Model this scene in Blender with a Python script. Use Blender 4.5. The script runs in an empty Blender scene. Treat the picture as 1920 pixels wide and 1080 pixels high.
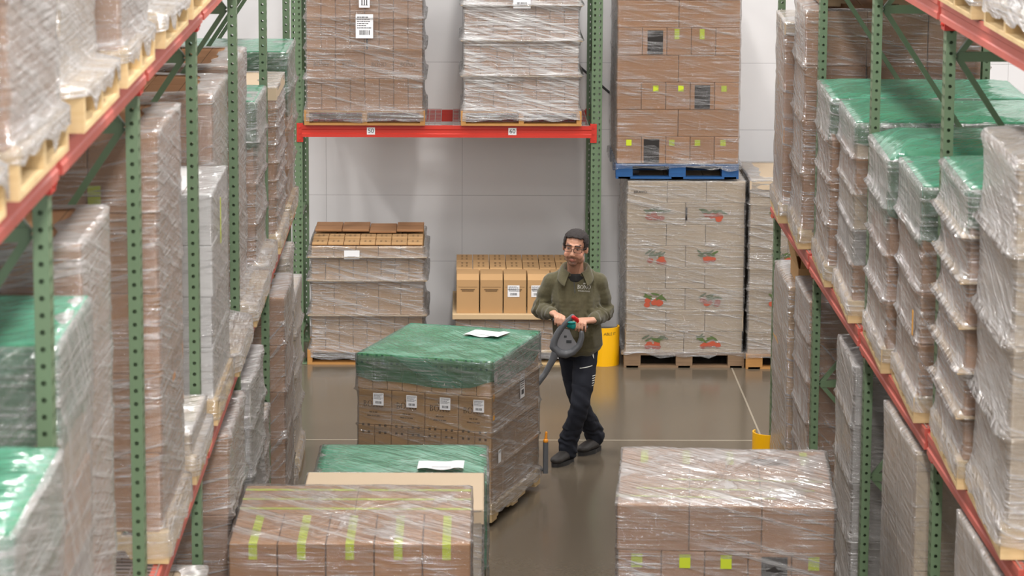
import bpy, bmesh, math, random
import numpy as np
from mathutils import Vector, Matrix, noise, Euler

C = bpy.context.scene
COL = C.collection
R = math.radians
random.seed(7)

# ------------------------------------------------------------------ camera
CAM_H, F_PX, PITCH, YAW, ROLL = 5.2617, 5788.8, R(10.1324), R(0.9443), R(0.3209)
def cam_axes():
    fw = Vector((math.sin(YAW)*math.cos(PITCH), math.cos(YAW)*math.cos(PITCH), -math.sin(PITCH)))
    rt = Vector((math.cos(YAW), -math.sin(YAW), 0))
    up = rt.cross(fw)
    r2 = rt*math.cos(ROLL) + up*math.sin(ROLL)
    u2 = up*math.cos(ROLL) - rt*math.sin(ROLL)
    return r2, u2, fw
_r, _u, _f = cam_axes()
cd = bpy.data.cameras.new('camera'); cam = bpy.data.objects.new('camera', cd); COL.objects.link(cam)
cam.matrix_world = Matrix(((_r.x, _u.x, -_f.x, 0), (_r.y, _u.y, -_f.y, 0), (_r.z, _u.z, -_f.z, CAM_H), (0, 0, 0, 1)))
cd.sensor_width = 36.0; cd.lens = F_PX/1920*36.0; cd.clip_end = 200
cd.dof.use_dof = True; cd.dof.focus_distance = 22.6; cd.dof.aperture_fstop = 6.3
C.camera = cam

# ------------------------------------------------------------------ world, lights, exposure
w = bpy.data.worlds.new('world'); C.world = w; w.use_nodes = True
w.node_tree.nodes['Background'].inputs[0].default_value = (0.96, 0.97, 1.0, 1)
w.node_tree.nodes['Background'].inputs[1].default_value = 1.15
def area(name, x, y, z, sx, sy, e, rot=(0, 0, 0), col=(1, 0.97, 0.93)):
    l = bpy.data.lights.new(name, 'AREA'); l.shape = 'RECTANGLE'; l.size = sx; l.size_y = sy
    l.energy = e; l.color = col
    o = bpy.data.objects.new(name, l); COL.objects.link(o); o.location = (x, y, z); o.rotation_euler = rot
    return o
for yy, ee in ((-20.0, 1500), (-14.0, 1500), (-8.0, 1300), (-2.0, 900), (4.0, 300), (9.5, 240), (15.0, 220), (20.5, 230), (24.6, 50)):
    area('high_bay_light', 0.55, yy, 8.2, 0.5, 1.6, ee)
for xx in (-5.6, 6.6):
    for yy in (5.0, 12.0, 18.0, 22.5):
        area('high_bay_light', xx, yy, 8.2, 0.5, 1.6, 260)
C.view_settings.view_transform = 'Standard'; C.view_settings.look = 'None'
C.view_settings.exposure = 0.0; C.view_settings.gamma = 1.0; C.view_settings.use_curve_mapping = False
C.cycles.transparent_max_bounces = 24; C.cycles.max_bounces = 8; C.cycles.diffuse_bounces = 3
C.cycles.glossy_bounces = 3; C.cycles.transmission_bounces = 4
C.cycles.sample_clamp_indirect = 4.0
C.cycles.caustics_reflective = False; C.cycles.caustics_refractive = False
C.cycles.use_denoising = True

# ------------------------------------------------------------------ materials
def srgb(r, g, b):
    f = lambda c: (c/255/12.92) if c/255 <= 0.04045 else ((c/255+0.055)/1.055)**2.4
    return (f(r), f(g), f(b), 1)
class NT:
    def __init__(s, name):
        s.m = bpy.data.materials.new(name); s.m.use_nodes = True; s.t = s.m.node_tree; s.t.nodes.clear()
        s.out = s.t.nodes.new('ShaderNodeOutputMaterial')
    def n(s, typ, **kw):
        nd = s.t.nodes.new('ShaderNode'+typ)
        for k, v in kw.items():
            if k.startswith('i_'):
                key = k[2:]; key = int(key) if key.isdigit() else key.replace('_', ' ')
                nd.inputs[key].default_value = v
            else: setattr(nd, k, v)
        return nd
    def l(s, a, b, ao=0, bi=0):
        s.t.links.new(a.outputs[ao], b.inputs[bi]); return b
def coords(t, scale, rot=(0, 0, 0), which='Object'):
    tc = t.n('TexCoord'); mp = t.n('Mapping'); mp.inputs['Scale'].default_value = scale; mp.inputs['Rotation'].default_value = rot
    t.t.links.new(tc.outputs[which], mp.inputs[0]); return mp
def mat_plain(name, col, rough=0.5, metal=0.0, var=0.0, nscale=6, bump=0.0, bscale=40, spec=0.5, coat=0, orand=0.0, dark=0.75):
    t = NT(name); p = t.n('BsdfPrincipled'); t.l(p, t.out)
    p.inputs['Roughness'].default_value = rough; p.inputs['Metallic'].default_value = metal
    p.inputs['Specular IOR Level'].default_value = spec; p.inputs['Coat Weight'].default_value = coat
    mp = coords(t, (1, 1, 1))
    nz = t.n('TexNoise'); nz.inputs['Scale'].default_value = nscale; nz.inputs['Detail'].default_value = 5; t.l(mp, nz)
    mx = t.n('MixRGB'); mx.inputs[1].default_value = col
    mx.inputs[2].default_value = (col[0]*dark, col[1]*dark, col[2]*dark, 1)
    mr = t.n('MapRange'); mr.inputs[1].default_value = 0.35; mr.inputs[2].default_value = 0.75
    mr.inputs[3].default_value = 0; mr.inputs[4].default_value = var; t.l(nz, mr); t.l(mr, mx)
    last = mx
    if orand:
        oi = t.n('ObjectInfo'); hs = t.n('HueSaturation'); m2 = t.n('MapRange')
        m2.inputs[3].default_value = 1-orand; m2.inputs[4].default_value = 1+orand
        t.t.links.new(oi.outputs['Random'], m2.inputs[0]); t.t.links.new(m2.outputs[0], hs.inputs['Value'])
        t.t.links.new(last.outputs[0], hs.inputs['Color']); last = hs
    t.t.links.new(last.outputs[0], p.inputs['Base Color'])
    if bump:
        nb = t.n('TexNoise'); nb.inputs['Scale'].default_value = bscale; nb.inputs['Detail'].default_value = 4; t.l(mp, nb)
        b = t.n('Bump'); b.inputs['Strength'].default_value = bump; b.inputs['Distance'].default_value = 0.01
        t.t.links.new(nb.outputs[0], b.inputs['Height']); t.t.links.new(b.outputs[0], p.inputs['Normal'])
    return t.m
def mat_wood(name, c1, c2, rough=0.7):
    t = NT(name); p = t.n('BsdfPrincipled'); t.l(p, t.out); p.inputs['Roughness'].default_value = rough
    mp = coords(t, (3, 3, 60)); nz = t.n('TexNoise'); nz.inputs['Scale'].default_value = 1.5; nz.inputs['Detail'].default_value = 6; t.l(mp, nz)
    mp2 = coords(t, (7, 7, 7)); n2 = t.n('TexNoise'); n2.inputs['Scale'].default_value = 1; t.l(mp2, n2)
    a = t.n('MixRGB'); a.inputs[1].default_value = c1; a.inputs[2].default_value = c2; t.l(nz, a)
    b = t.n('MixRGB'); b.blend_type = 'MULTIPLY'; b.inputs[0].default_value = 0.35; t.l(a, b, 0, 1); t.t.links.new(n2.outputs['Fac'], b.inputs[2])
    oi = t.n('ObjectInfo'); hs = t.n('HueSaturation'); m2 = t.n('MapRange'); m2.inputs[3].default_value = 0.85; m2.inputs[4].default_value = 1.2
    t.t.links.new(oi.outputs['Random'], m2.inputs[0]); t.t.links.new(m2.outputs[0], hs.inputs['Value']); t.t.links.new(b.outputs[0], hs.inputs['Color'])
    t.t.links.new(hs.outputs[0], p.inputs['Base Color'])
    return t.m
def mat_film(name, haze=0.22, gain=0.5, tint=(0.64, 0.615, 0.60, 1), zfreq=42, slant=0.25, rough=0.2, gl=0.16, base=None):
    """stretch film / polythene sheet: clear plastic with milky streaks and glossy wrinkles"""
    t = NT(name)
    tc = t.n('TexCoord'); sp = t.n('SeparateXYZ'); t.t.links.new(tc.outputs['Object'], sp.inputs[0])
    oi = t.n('ObjectInfo')
    def M(op, a, b):
        nd = t.n('Math', operation=op)
        for i, v in enumerate((a, b)):
            if isinstance(v, (int, float)): nd.inputs[i].default_value = v
            else: t.t.links.new(v, nd.inputs[i])
        return nd.outputs[0]
    X, Y, Z = sp.outputs
    def vec(a, b, c):
        cb = t.n('CombineXYZ')
        for i, v in enumerate((a, b, c)):
            if isinstance(v, (int, float)): cb.inputs[i].default_value = v
            else: t.t.links.new(v, cb.inputs[i])
        return cb.outputs[0]
    xy = M('ADD', X, Y); xmy = M('SUBTRACT', X, Y); rnd = M('MULTIPLY', oi.outputs['Random'], 37.0)
    def nz(v, scale, detail, rgh=0.55, dist=0.0):
        k = t.n('TexNoise'); k.inputs['Scale'].default_value = scale; k.inputs['Detail'].default_value = detail
        k.inputs['Roughness'].default_value = rgh; k.inputs['Distortion'].default_value = dist
        t.t.links.new(v, k.inputs['Vector']); return k.outputs[0]
    s1 = nz(vec(M('ADD', M('MULTIPLY', xy, 1.6), rnd), M('MULTIPLY', xmy, 1.6), M('MULTIPLY', Z, zfreq*2.2)), 1.0, 3, 0.65)
    zz = M('ADD', M('MULTIPLY', Z, 1.0), M('MULTIPLY', xy, slant))
    s2 = nz(vec(M('MULTIPLY', xy, 0.8), M('ADD', M('MULTIPLY', xmy, 0.8), rnd), M('MULTIPLY', zz, zfreq*0.8)), 1.0, 4, 0.65)
    s3 = nz(vec(M('MULTIPLY', X, 4.0), M('ADD', M('MULTIPLY', Y, 4.0), rnd), M('MULTIPLY', Z, 5.0)), 1.0, 2)
    def ramp(v, a, b):
        r_ = t.n('MapRange'); r_.interpolation_type = 'SMOOTHSTEP'; r_.inputs[1].default_value = a; r_.inputs[2].default_value = b
        t.t.links.new(v, r_.inputs[0]); return r_.outputs[0]
    a = M('MULTIPLY', ramp(s1, 0.45, 0.72), ramp(s3, 0.3, 0.65))
    b = ramp(s2, 0.48, 0.72)
    hz = M('ADD', haze, M('MULTIPLY', M('ADD', a, M('MULTIPLY', b, 0.8)), gain))
    hz = M('MINIMUM', hz, 0.96)
    # a thin milky layer looks denser the more slantwise one looks through it
    lw = t.n('LayerWeight'); lw.inputs['Blend'].default_value = 0.5
    cosv = M('MAXIMUM', M('SUBTRACT', 1.0, lw.outputs['Facing']), 0.30)
    hz = M('MINIMUM', M('SUBTRACT', 1.0, M('POWER', M('SUBTRACT', 1.0, hz), M('DIVIDE', 1.0, cosv))), 0.95)
    hgt = M('ADD', M('MULTIPLY', s1, 1.0), M('ADD', M('MULTIPLY', s2, 1.6), M('MULTIPLY', s3, 0.8)))
    bp = t.n('Bump'); bp.inputs['Strength'].default_value = 0.9; bp.inputs['Distance'].default_value = 0.019; t.t.links.new(hgt, bp.inputs['Height'])
    tr = t.n('BsdfTransparent'); df = t.n('BsdfDiffuse'); df.inputs[0].default_value = tint
    tr.inputs[0].default_value = base if base else (1, 1, 1, 1)
    t.t.links.new(bp.outputs[0], df.inputs['Normal'])
    tl = t.n('BsdfTranslucent'); tl.inputs[0].default_value = tint
    dm = t.n('MixShader'); dm.inputs[0].default_value = 0.25; t.l(df, dm, 0, 1); t.l(tl, dm, 0, 2)
    m1 = t.n('MixShader'); t.t.links.new(hz, m1.inputs[0]); t.l(tr, m1, 0, 1); t.l(dm, m1, 0, 2)
    gs = t.n('BsdfGlossy'); gs.inputs['Roughness'].default_value = rough; t.t.links.new(bp.outputs[0], gs.inputs['Normal'])
    fr = t.n('Fresnel'); fr.inputs[0].default_value = 1.45; t.t.links.new(bp.outputs[0], fr.inputs['Normal'])
    gf = M('MINIMUM', M('ADD', M('MULTIPLY', fr.outputs[0], 0.8), M('ADD', M('MULTIPLY', gl, hz), M('MULTIPLY', a, 0.22))), 0.55)
    m2 = t.n('MixShader'); t.t.links.new(gf, m2.inputs[0]); t.l(m1, m2, 0, 1); t.l(gs, m2, 0, 2)
    t.l(m2, t.out)
    return t.m

M_ = {}
M_['kraft'] = mat_plain('kraft_board', srgb(188, 150, 106), 0.75, var=0.25, nscale=5, orand=0.07, spec=0.2, dark=0.86)
M_['kraft2'] = mat_plain('brown_board', srgb(172, 128, 92), 0.75, var=0.3, nscale=5, orand=0.08, spec=0.2, dark=0.86)
M_['pale'] = mat_plain('pale_board', srgb(196, 176, 150), 0.75, var=0.25, nscale=5, orand=0.05, spec=0.2, dark=0.9)
M_['white'] = mat_plain('white_board', srgb(212, 210, 208), 0.6, var=0.2, nscale=5, orand=0.04, spec=0.3, dark=0.92)
M_['grey'] = mat_plain('grey_board', srgb(168, 164, 160), 0.6, var=0.2, nscale=5, orand=0.05, spec=0.3, dark=0.9)
M_['pad'] = mat_plain('pad_board', srgb(205, 178, 140), 0.8, var=0.2, spec=0.2, dark=0.9)
M_['film'] = mat_film('stretch_film', 0.13, 0.46, rough=0.13, gl=0.25)
M_['film_heavy'] = mat_film('stretch_film_heavy', 0.18, 0.52, rough=0.14, gl=0.28)
M_['film_light'] = mat_film('stretch_film_light', 0.05, 0.30, rough=0.12, gl=0.25)
M_['film_diag'] = mat_film('stretch_film_slanted', 0.15, 0.40, slant=1.1, zfreq=30, rough=0.14, gl=0.25)
M_['film_bright'] = mat_film('stretch_film_bright', 0.24, 0.75, tint=(0.82, 0.81, 0.80, 1), rough=0.14, gl=0.3, zfreq=34)
M_['green'] = mat_film('green_polythene', 0.17, 0.22, tint=srgb(128, 214, 180), zfreq=8, slant=0.7, rough=0.16, gl=0.22, base=(0.28, 0.66, 0.42, 1))
M_['wood'] = mat_wood('pine_wood', srgb(234, 208, 160), srgb(206, 170, 116))
M_['wood_old'] = mat_wood('weathered_wood', srgb(160, 130, 100), srgb(112, 88, 64))
M_['wood_orange'] = mat_wood('orange_wood', srgb(214, 160, 92), srgb(180, 122, 60))
M_['blue'] = mat_wood('blue_painted_wood', srgb(30, 92, 150), srgb(22, 66, 118))
M_['rack_green'] = mat_plain('green_paint', srgb(100, 122, 92), 0.42, var=0.35, nscale=9, bump=0.05, spec=0.5, dark=0.85)
M_['red'] = mat_plain('red_paint', srgb(198, 52, 38), 0.4, var=0.3, nscale=7, spec=0.5, dark=0.85)
M_['red_pale'] = mat_plain('pale_red_paint', srgb(188, 92, 80), 0.5, var=0.5, nscale=5, spec=0.5, dark=0.8)  # paler, greyer red for the front beams of the side racks
M_['steel'] = mat_plain('galvanised_wire', srgb(170, 160, 158), 0.4, 0.6)
M_['paper'] = mat_plain('white_paper', srgb(236, 236, 238), 0.6, spec=0.3)
M_['ink'] = mat_plain('black_ink', srgb(48, 46, 46), 0.6, spec=0.3)
M_['print'] = mat_plain('carton_print_ink', srgb(96, 76, 56), 0.75, spec=0.2)
M_['blackprint'] = mat_plain('black_printed_panel', srgb(42, 38, 36), 0.6, spec=0.3)
M_['tape'] = mat_plain('lime_tape', srgb(192, 206, 44), 0.45, var=0.2, spec=0.4)
M_['orange_sticker'] = mat_plain('orange_sticker', srgb(226, 160, 40), 0.5)
M_['tomred'] = mat_plain('red_fruit_print', srgb(176, 84, 62), 0.75, spec=0.2)
M_['tomgreen'] = mat_plain('green_leaf_print', srgb(88, 104, 62), 0.75, spec=0.2)
M_['yellow'] = mat_plain('yellow_plastic', srgb(250, 186, 10), 0.38, var=0.1, spec=0.5)
M_['plastic_grey'] = mat_plain('grey_plastic', srgb(92, 94, 98), 0.42, var=0.2)
M_['plastic_dark'] = mat_plain('dark_plastic', srgb(44, 46, 50), 0.45, var=0.2)
M_['teal'] = mat_plain('teal_plastic', srgb(20, 140, 134), 0.35)
M_['button_red'] = mat_plain('red_plastic', srgb(206, 30, 34), 0.3)
M_['orange'] = mat_plain('orange_plastic', srgb(236, 150, 40), 0.4)
M_['black'] = mat_plain('black_rubber', srgb(36, 34, 34), 0.6)

# ------------------------------------------------------------------ helpers
def me_from(verts, faces, name='mesh', mats=(), mi=None, smooth=False):
    me = bpy.data.meshes.new(name); me.from_pydata([tuple(v) for v in verts], [], faces)
    for m in mats: me.materials.append(m)
    if mi is not None: me.polygons.foreach_set('material_index', mi)
    if smooth: me.polygons.foreach_set('use_smooth', [True]*len(me.polygons))
    me.update(); return me
class MB:
    def __init__(s): s.v = []; s.f = []; s.mi = []
    def add(s, vs, fs, mi=0):
        b = len(s.v); s.v += [tuple(v) for v in vs]; s.f += [tuple(i+b for i in f) for f in fs]; s.mi += [mi]*len(fs)
    def box(s, x0, y0, z0, x1, y1, z1, mi=0, mat=None, bev=0.0):
        if bev <= 0:
            vs = [Vector(p) for p in ((x0, y0, z0), (x1, y0, z0), (x1, y1, z0), (x0, y1, z0), (x0, y0, z1), (x1, y0, z1), (x1, y1, z1), (x0, y1, z1))]
            fs = [(0, 3, 2, 1), (4, 5, 6, 7), (0, 1, 5, 4), (1, 2, 6, 5), (2, 3, 7, 6), (3, 0, 4, 7)]
        else:
            bm = bmesh.new(); bmesh.ops.create_cube(bm, size=1)
            for v in bm.verts:
                v.co = Vector((x0+(v.co.x+.5)*(x1-x0), y0+(v.co.y+.5)*(y1-y0), z0+(v.co.z+.5)*(z1-z0)))
            bmesh.ops.bevel(bm, geom=bm.edges[:], offset=bev, segments=1, affect='EDGES')
            vs = [v.co.copy() for v in bm.verts]; fs = [tuple(v.index for v in f.verts) for f in bm.faces]; bm.free()
        if mat is not None: vs = [mat @ Vector(v) for v in vs]
        s.add(vs, fs, mi)
    def rod(s, a, b, r, seg=8, mi=0, r2=None):
        a = Vector(a); b = Vector(b); d = (b-a).normalized()
        q = d.to_track_quat('Z', 'Y').to_matrix(); r2 = r if r2 is None else r2
        vs = []; fs = []
        for k, (p, rr) in enumerate(((a, r), (b, r2))):
            for i in range(seg):
                t_ = 2*math.pi*i/seg; vs.append(p + q @ Vector((rr*math.cos(t_), rr*math.sin(t_), 0)))
        for i in range(seg):
            j = (i+1) % seg; fs.append((i, j, seg+j, seg+i))
        fs.append(tuple(range(seg))[::-1]); fs.append(tuple(range(seg, 2*seg)))
        s.add(vs, fs, mi)
    def bar(s, a, b, w_, t_, up=(0, 0, 1), mi=0):
        a = Vector(a); b = Vector(b); d = (b-a).normalized(); sd = d.cross(Vector(up)).normalized(); u = sd.cross(d)
        vs = [p + sd*sx*w_/2 + u*su*t_/2 for p in (a, b) for sx, su in ((-1, -1), (1, -1), (1, 1), (-1, 1))]
        s.add(vs, [(0, 1, 2, 3), (7, 6, 5, 4), (0, 4, 5, 1), (1, 5, 6, 2), (2, 6, 7, 3), (3, 7, 4, 0)], mi)
    def prism(s, pts, y0, y1, axis='y', mi=0):
        n = len(pts)
        if axis == 'y': vs = [(x, y0, z) for x, z in pts]+[(x, y1, z) for x, z in pts]
        elif axis == 'x': vs = [(y0, x, z) for x, z in pts]+[(y1, x, z) for x, z in pts]
        else: vs = [(x, z, y0) for x, z in pts]+[(x, z, y1) for x, z in pts]
        fs = [tuple(range(n)), tuple(range(2*n-1, n-1, -1))]+[(i, i+n, (i+1) % n+n, (i+1) % n) for i in range(n)]
        s.add(vs, fs, mi)
    def mesh(s, name, mats, smooth=False): return me_from(s.v, s.f, name, mats, s.mi, smooth)
def obj(name, me, parent=None, loc=(0, 0, 0), rz=0.0, label=None):
    o = bpy.data.objects.new(name, me); COL.objects.link(o); o.location = loc; o.rotation_euler = (0, 0, rz)
    if parent is not None: o.parent = parent
    if label: o['label'] = label
    return o
def thing(name, label, cat, loc=(0, 0, 0), rz=0.0, group=None, me=None):
    o = obj(name, me, None, loc, rz, label); o['category'] = cat
    if group: o['group'] = group
    return o
def recalc(me):
    bm = bmesh.new(); bm.from_mesh(me); bmesh.ops.recalc_face_normals(bm, faces=bm.faces); bm.to_mesh(me); bm.free(); return me
def text_mesh(s, size, mat, ax='CENTER'):
    cu = bpy.data.curves.new('text', 'FONT'); cu.body = s; cu.size = size; cu.align_x = ax; cu.align_y = 'CENTER'
    o = bpy.data.objects.new('t', cu); COL.objects.link(o)
    dg = bpy.context.evaluated_depsgraph_get(); me = bpy.data.meshes.new_from_object(o.evaluated_get(dg))
    bpy.data.objects.remove(o); me.materials.clear(); me.materials.append(mat)
    # text lies in XY; stand it up facing -Y
    for v in me.vertices: v.co = Vector((v.co.x, 0, v.co.y))
    return me
def remesh(me, voxel, smooth_it=4, mats=()):
    o = bpy.data.objects.new('t', me); COL.objects.link(o)
    m = o.modifiers.new('r', 'REMESH'); m.mode = 'VOXEL'; m.voxel_size = voxel; m.use_smooth_shade = True
    s = o.modifiers.new('s', 'SMOOTH'); s.factor = 0.5; s.iterations = smooth_it
    dg = bpy.context.evaluated_depsgraph_get(); out = bpy.data.meshes.new_from_object(o.evaluated_get(dg))
    bpy.data.objects.remove(o); out.materials.clear()
    for k in mats: out.materials.append(k)
    return out

# ------------------------------------------------------------------ setting
WALL_Y = 27.45
def struct(name, mb, m):
    o = obj(name, mb.mesh(name, [m])); o['kind'] = 'structure'; return o
t = NT('sealed_concrete'); p = t.n('BsdfPrincipled'); t.l(p, t.out)
mp = coords(t, (1, 1, 1)); n1 = t.n('TexNoise'); n1.inputs['Scale'].default_value = 0.7; n1.inputs['Detail'].default_value = 8; t.l(mp, n1)
n2 = t.n('TexNoise'); n2.inputs['Scale'].default_value = 30; n2.inputs['Detail'].default_value = 6; t.l(mp, n2)
a = t.n('MixRGB'); a.inputs[1].default_value = srgb(116, 105, 90); a.inputs[2].default_value = srgb(96, 86, 73)
t.l(n1, a); b = t.n('MixRGB'); b.blend_type = 'MULTIPLY'; b.inputs[0].default_value = 0.22; t.l(a, b, 0, 1); t.t.links.new(n2.outputs['Fac'], b.inputs[2])
sp = t.n('SeparateXYZ'); t.l(mp, sp)
def seam(axis, pos, wd):
    s_ = t.n('Math', operation='SUBTRACT'); t.t.links.new(sp.outputs[axis], s_.inputs[0]); s_.inputs[1].default_value = pos
    ab = t.n('Math', operation='ABSOLUTE'); t.l(s_, ab); lt = t.n('Math', operation='LESS_THAN'); lt.inputs[1].default_value = wd; t.l(ab, lt); return lt
s1 = seam(1, 22.88, 0.012); s2 = seam(0, 2.29, 0.007); ad = t.n('Math', operation='MAXIMUM'); t.l(s1, ad); t.l(s2, ad, 0, 1)
ml = t.n('Math', operation='MULTIPLY'); ml.inputs[1].default_value = 0.7; t.l(ad, ml)
c = t.n('MixRGB'); t.l(ml, c); t.l(b, c, 0, 1); c.inputs[2].default_value = srgb(176, 166, 148); t.t.links.new(c.outputs[0], p.inputs['Base Color'])
rr = t.n('MapRange'); rr.inputs[3].default_value = 0.12; rr.inputs[4].default_value = 0.26; t.l(n1, rr); t.t.links.new(rr.outputs[0], p.inputs['Roughness'])
FLOOR = t.m
mb = MB(); mb.box(-10, 0, -0.15, 10, 28, 0); struct('floor', mb, FLOOR)

t = NT('wall_panel'); p = t.n('BsdfPrincipled'); t.l(p, t.out); p.inputs['Roughness'].default_value = 0.55
mp = coords(t, (1, 1, 1)); br = t.n('TexBrick')
sp = t.n('SeparateXYZ'); t.l(mp, sp); cb = t.n('CombineXYZ'); t.t.links.new(sp.outputs[0], cb.inputs[0]); t.t.links.new(sp.outputs[2], cb.inputs[1])
t.l(cb, br); br.offset = 0; br.inputs['Scale'].default_value = 1; br.inputs['Brick Width'].default_value = 1.22; br.inputs['Row Height'].default_value = 0.60
br.inputs['Mortar Size'].default_value = 0.0025; br.inputs['Mortar Smooth'].default_value = 0.3
br.inputs['Color1'].default_value = srgb(236, 234, 234); br.inputs['Color2'].default_value = srgb(233, 231, 231); br.inputs['Mortar'].default_value = srgb(186, 184, 184)
n1 = t.n('TexNoise'); n1.inputs['Scale'].default_value = 2.0; n1.inputs['Detail'].default_value = 5; t.l(mp, n1)
a = t.n('MixRGB'); a.blend_type = 'MULTIPLY'; a.inputs[0].default_value = 0.10; t.l(br, a, 0, 1); t.t.links.new(n1.outputs['Fac'], a.inputs[2]); t.t.links.new(a.outputs[0], p.inputs['Base Color'])
WALL = t.m
mb = MB(); mb.box(-10, WALL_Y, 0, 10, WALL_Y+0.15, 9.5); struct('wall_back', mb, WALL)
mb = MB(); mb.box(-10.15, 0, 0, -10, 28, 9.5); struct('wall_left', mb, WALL)
mb = MB(); mb.box(10, 0, 0, 10.15, 28, 9.5); struct('wall_right', mb, WALL)

# ------------------------------------------------------------------ racks
PITCH_H = 0.0508
def hole_cell(mb, org, ux, uz, w_, h_, r, tear=False):
    """one perforated cell of a column wall: rectangle w x h with an 8-sided hole"""
    o = Vector(org); ux = Vector(ux); uz = Vector(uz)
    rect = [(-w_/2, -h_/2), (0, -h_/2), (w_/2, -h_/2), (w_/2, 0), (w_/2, h_/2), (0, h_/2), (-w_/2, h_/2), (-w_/2, 0)]
    hole = []
    for (x, z) in rect:
        l_ = math.hypot(x/w_, z/h_); a_, b_ = x/w_/l_*r, z/h_/l_*r
        if tear:
            if b_ < -1e-6: a_ *= 0.42; b_ *= 1.35
        hole.append((a_, b_))
    vs = [o+ux*a_+uz*b_ for a_, b_ in rect]+[o+ux*a_+uz*b_ for a_, b_ in hole]
    mb.add(vs, [(i, (i+1) % 8, 8+(i+1) % 8, 8+i) for i in range(8)])
def column_mesh(H, name):
    """perforated C column; front face at y=0 facing -y, body in +y (0.07 deep)"""
    W_, D_ = 0.088, 0.046
    mb = MB(); n = int(H/PITCH_H)
    for i in range(n):
        z = (i+0.5)*PITCH_H
        for sx in (-1, 1):
            hole_cell(mb, (sx*W_/4, 0, z), (1, 0, 0), (0, 0, 1), W_/2, PITCH_H, 0.0105, True)
            hole_cell(mb, (sx*W_/2, D_/2, z), (0, sx, 0), (0, 0, 1), D_, PITCH_H, 0.0085)
    Ht = n*PITCH_H
    for sx in (-1, 1):
        x = sx*W_/2
        mb.add([(x, D_, 0), (x-sx*0.022, D_, 0), (x-sx*0.022, D_, Ht), (x, D_, Ht)], [(0, 1, 2, 3)])
    mb.box(-W_/2, 0.0, -0.0, W_/2, D_, 0.004)
    return mb.mesh(name, [M_['rack_green']])
COLM = column_mesh(6.2, 'column')
def foot_mesh():
    mb = MB(); mb.box(-0.075, -0.03, 0, 0.075, 0.11, 0.01, bev=0.002)
    for sx in (-1, 1): mb.rod((sx*0.055, 0.09, 0.01), (sx*0.055, 0.09, 0.03), 0.01, 6)
    return mb.mesh('foot', [M_['rack_green']])
FOOT = foot_mesh()
DEPTH_R = 1.07
def brace_h():
    mb = MB(); mb.box(-0.02, 0.06, -0.022, 0.02, DEPTH_R-0.06, 0.022); return mb.mesh('brace', [M_['rack_green']])
BRH = brace_h()
def brace_d(z0, z1):
    mb = MB(); mb.bar((0, 0.06, z0), (0, DEPTH_R-0.06, z1), 0.026, 0.032, up=(1, 0, 0)); return mb.mesh('brace', [M_['rack_green']])
BRD_SET = [(1.215, 0.12), (1.215, 2.40), (3.817, 2.40), (3.817, 5.1)]
BRD = [brace_d(a_, b_) for a_, b_ in BRD_SET]
def beam_mesh(L, m):
    mb = MB()
    prof = [(-0.034, 0), (-0.034, 0.028), (-0.028, 0.034), (-0.028, 0.062), (-0.034, 0.068), (-0.034, 0.1), (0.004, 0.1), (0.004, 0.075), (0.014, 0.075), (0.014, 0)]
    mb.prism(prof, -L/2, L/2, axis='x')
    return recalc(mb.mesh('beam', [m]))
def conn_mesh(sgn):
    """sgn=+1: connector at the +x end of a beam, wrapping the side of the column there"""
    mb = MB()
    mb.box(-0.004 if sgn > 0 else -0.046, -0.012, -0.045, 0.046 if sgn > 0 else 0.004, -0.001, 0.115, bev=0.0015)
    x = -0.008
    mb.box(min(x*sgn, (x+0.006)*sgn), -0.012, -0.045, max(x*sgn, (x+0.006)*sgn), 0.05, 0.115, bev=0.001)
    for k in range(3): mb.rod((sgn*0.022, -0.012, -0.02+k*0.0508), (sgn*0.022, -0.018, -0.02+k*0.0508), 0.008, 8)
    return mb.mesh('connector', [M_['red']])
CONN = {1: conn_mesh(1), -1: conn_mesh(-1)}
def deck_mesh(w_):
    mb = MB(); d = DEPTH_R+0.06; y0 = -0.02
    nx = int(w_/0.05); ny = 11
    for i in range(nx+1):
        x = -w_/2+w_*i/nx; mb.bar((x, y0, 0), (x, y0+d, 0), 0.005, 0.005)
        mb.bar((x, y0, 0), (x, y0-0.004, -0.03), 0.005, 0.005, up=(0, 1, 0))
    for k in range(ny+1):
        y = y0+d*k/ny; mb.bar((-w_/2, y, 0.004), (w_/2, y, 0.004), 0.005, 0.005)
    return mb.mesh('deck', [M_['steel']])
DECK = deck_mesh(1.14)
BAY = 2.5143
def rack(label, loc, rz, posts, levels, beam_mat, sx_dir=1, decks=True, rear=True):
    """posts: local x positions of the upright frames; local -y faces the aisle"""
    rk = thing('pallet_rack', label, 'pallet rack', loc, rz)
    L = BAY-0.088
    bm_ = beam_mesh(L, beam_mat); bm_r = beam_mesh(L, M_['red'])
    for px in posts:
        obj('upright_post', COLM, rk, (px, 0, 0)); obj('upright_post', COLM, rk, (px, DEPTH_R, 0), math.pi)
        obj('foot_plate', FOOT, rk, (px, 0, 0)); obj('foot_plate', FOOT, rk, (px, DEPTH_R, 0), math.pi)
        for z in (0.16, 1.215, 3.817, 5.4): obj('horizontal_brace', BRH, rk, (px, 0, z))
        for b_ in BRD: obj('diagonal_brace', b_, rk, (px, 0, 0))
    for a_, b_ in zip(posts[:-1], posts[1:]):
        cx = (a_+b_)/2
        for z in levels:
            for (yy, rot, mm) in ((0, 0, bm_), (DEPTH_R, math.pi, bm_r)):
                be = obj('beam', mm, rk, (cx, yy, z-0.105), rot)
                for s_ in (1, -1):
                    obj('beam_connector', CONN[s_], be, (s_*L/2, 0, 0))
            if decks:
                for dx in (-0.62, 0.62): obj('wire_deck', DECK, rk, (cx+dx, 0, z-0.006))
    return rk
L_Y0, R_Y0, XL, XR = 8.917, 21.688, -1.23, 2.248
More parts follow.
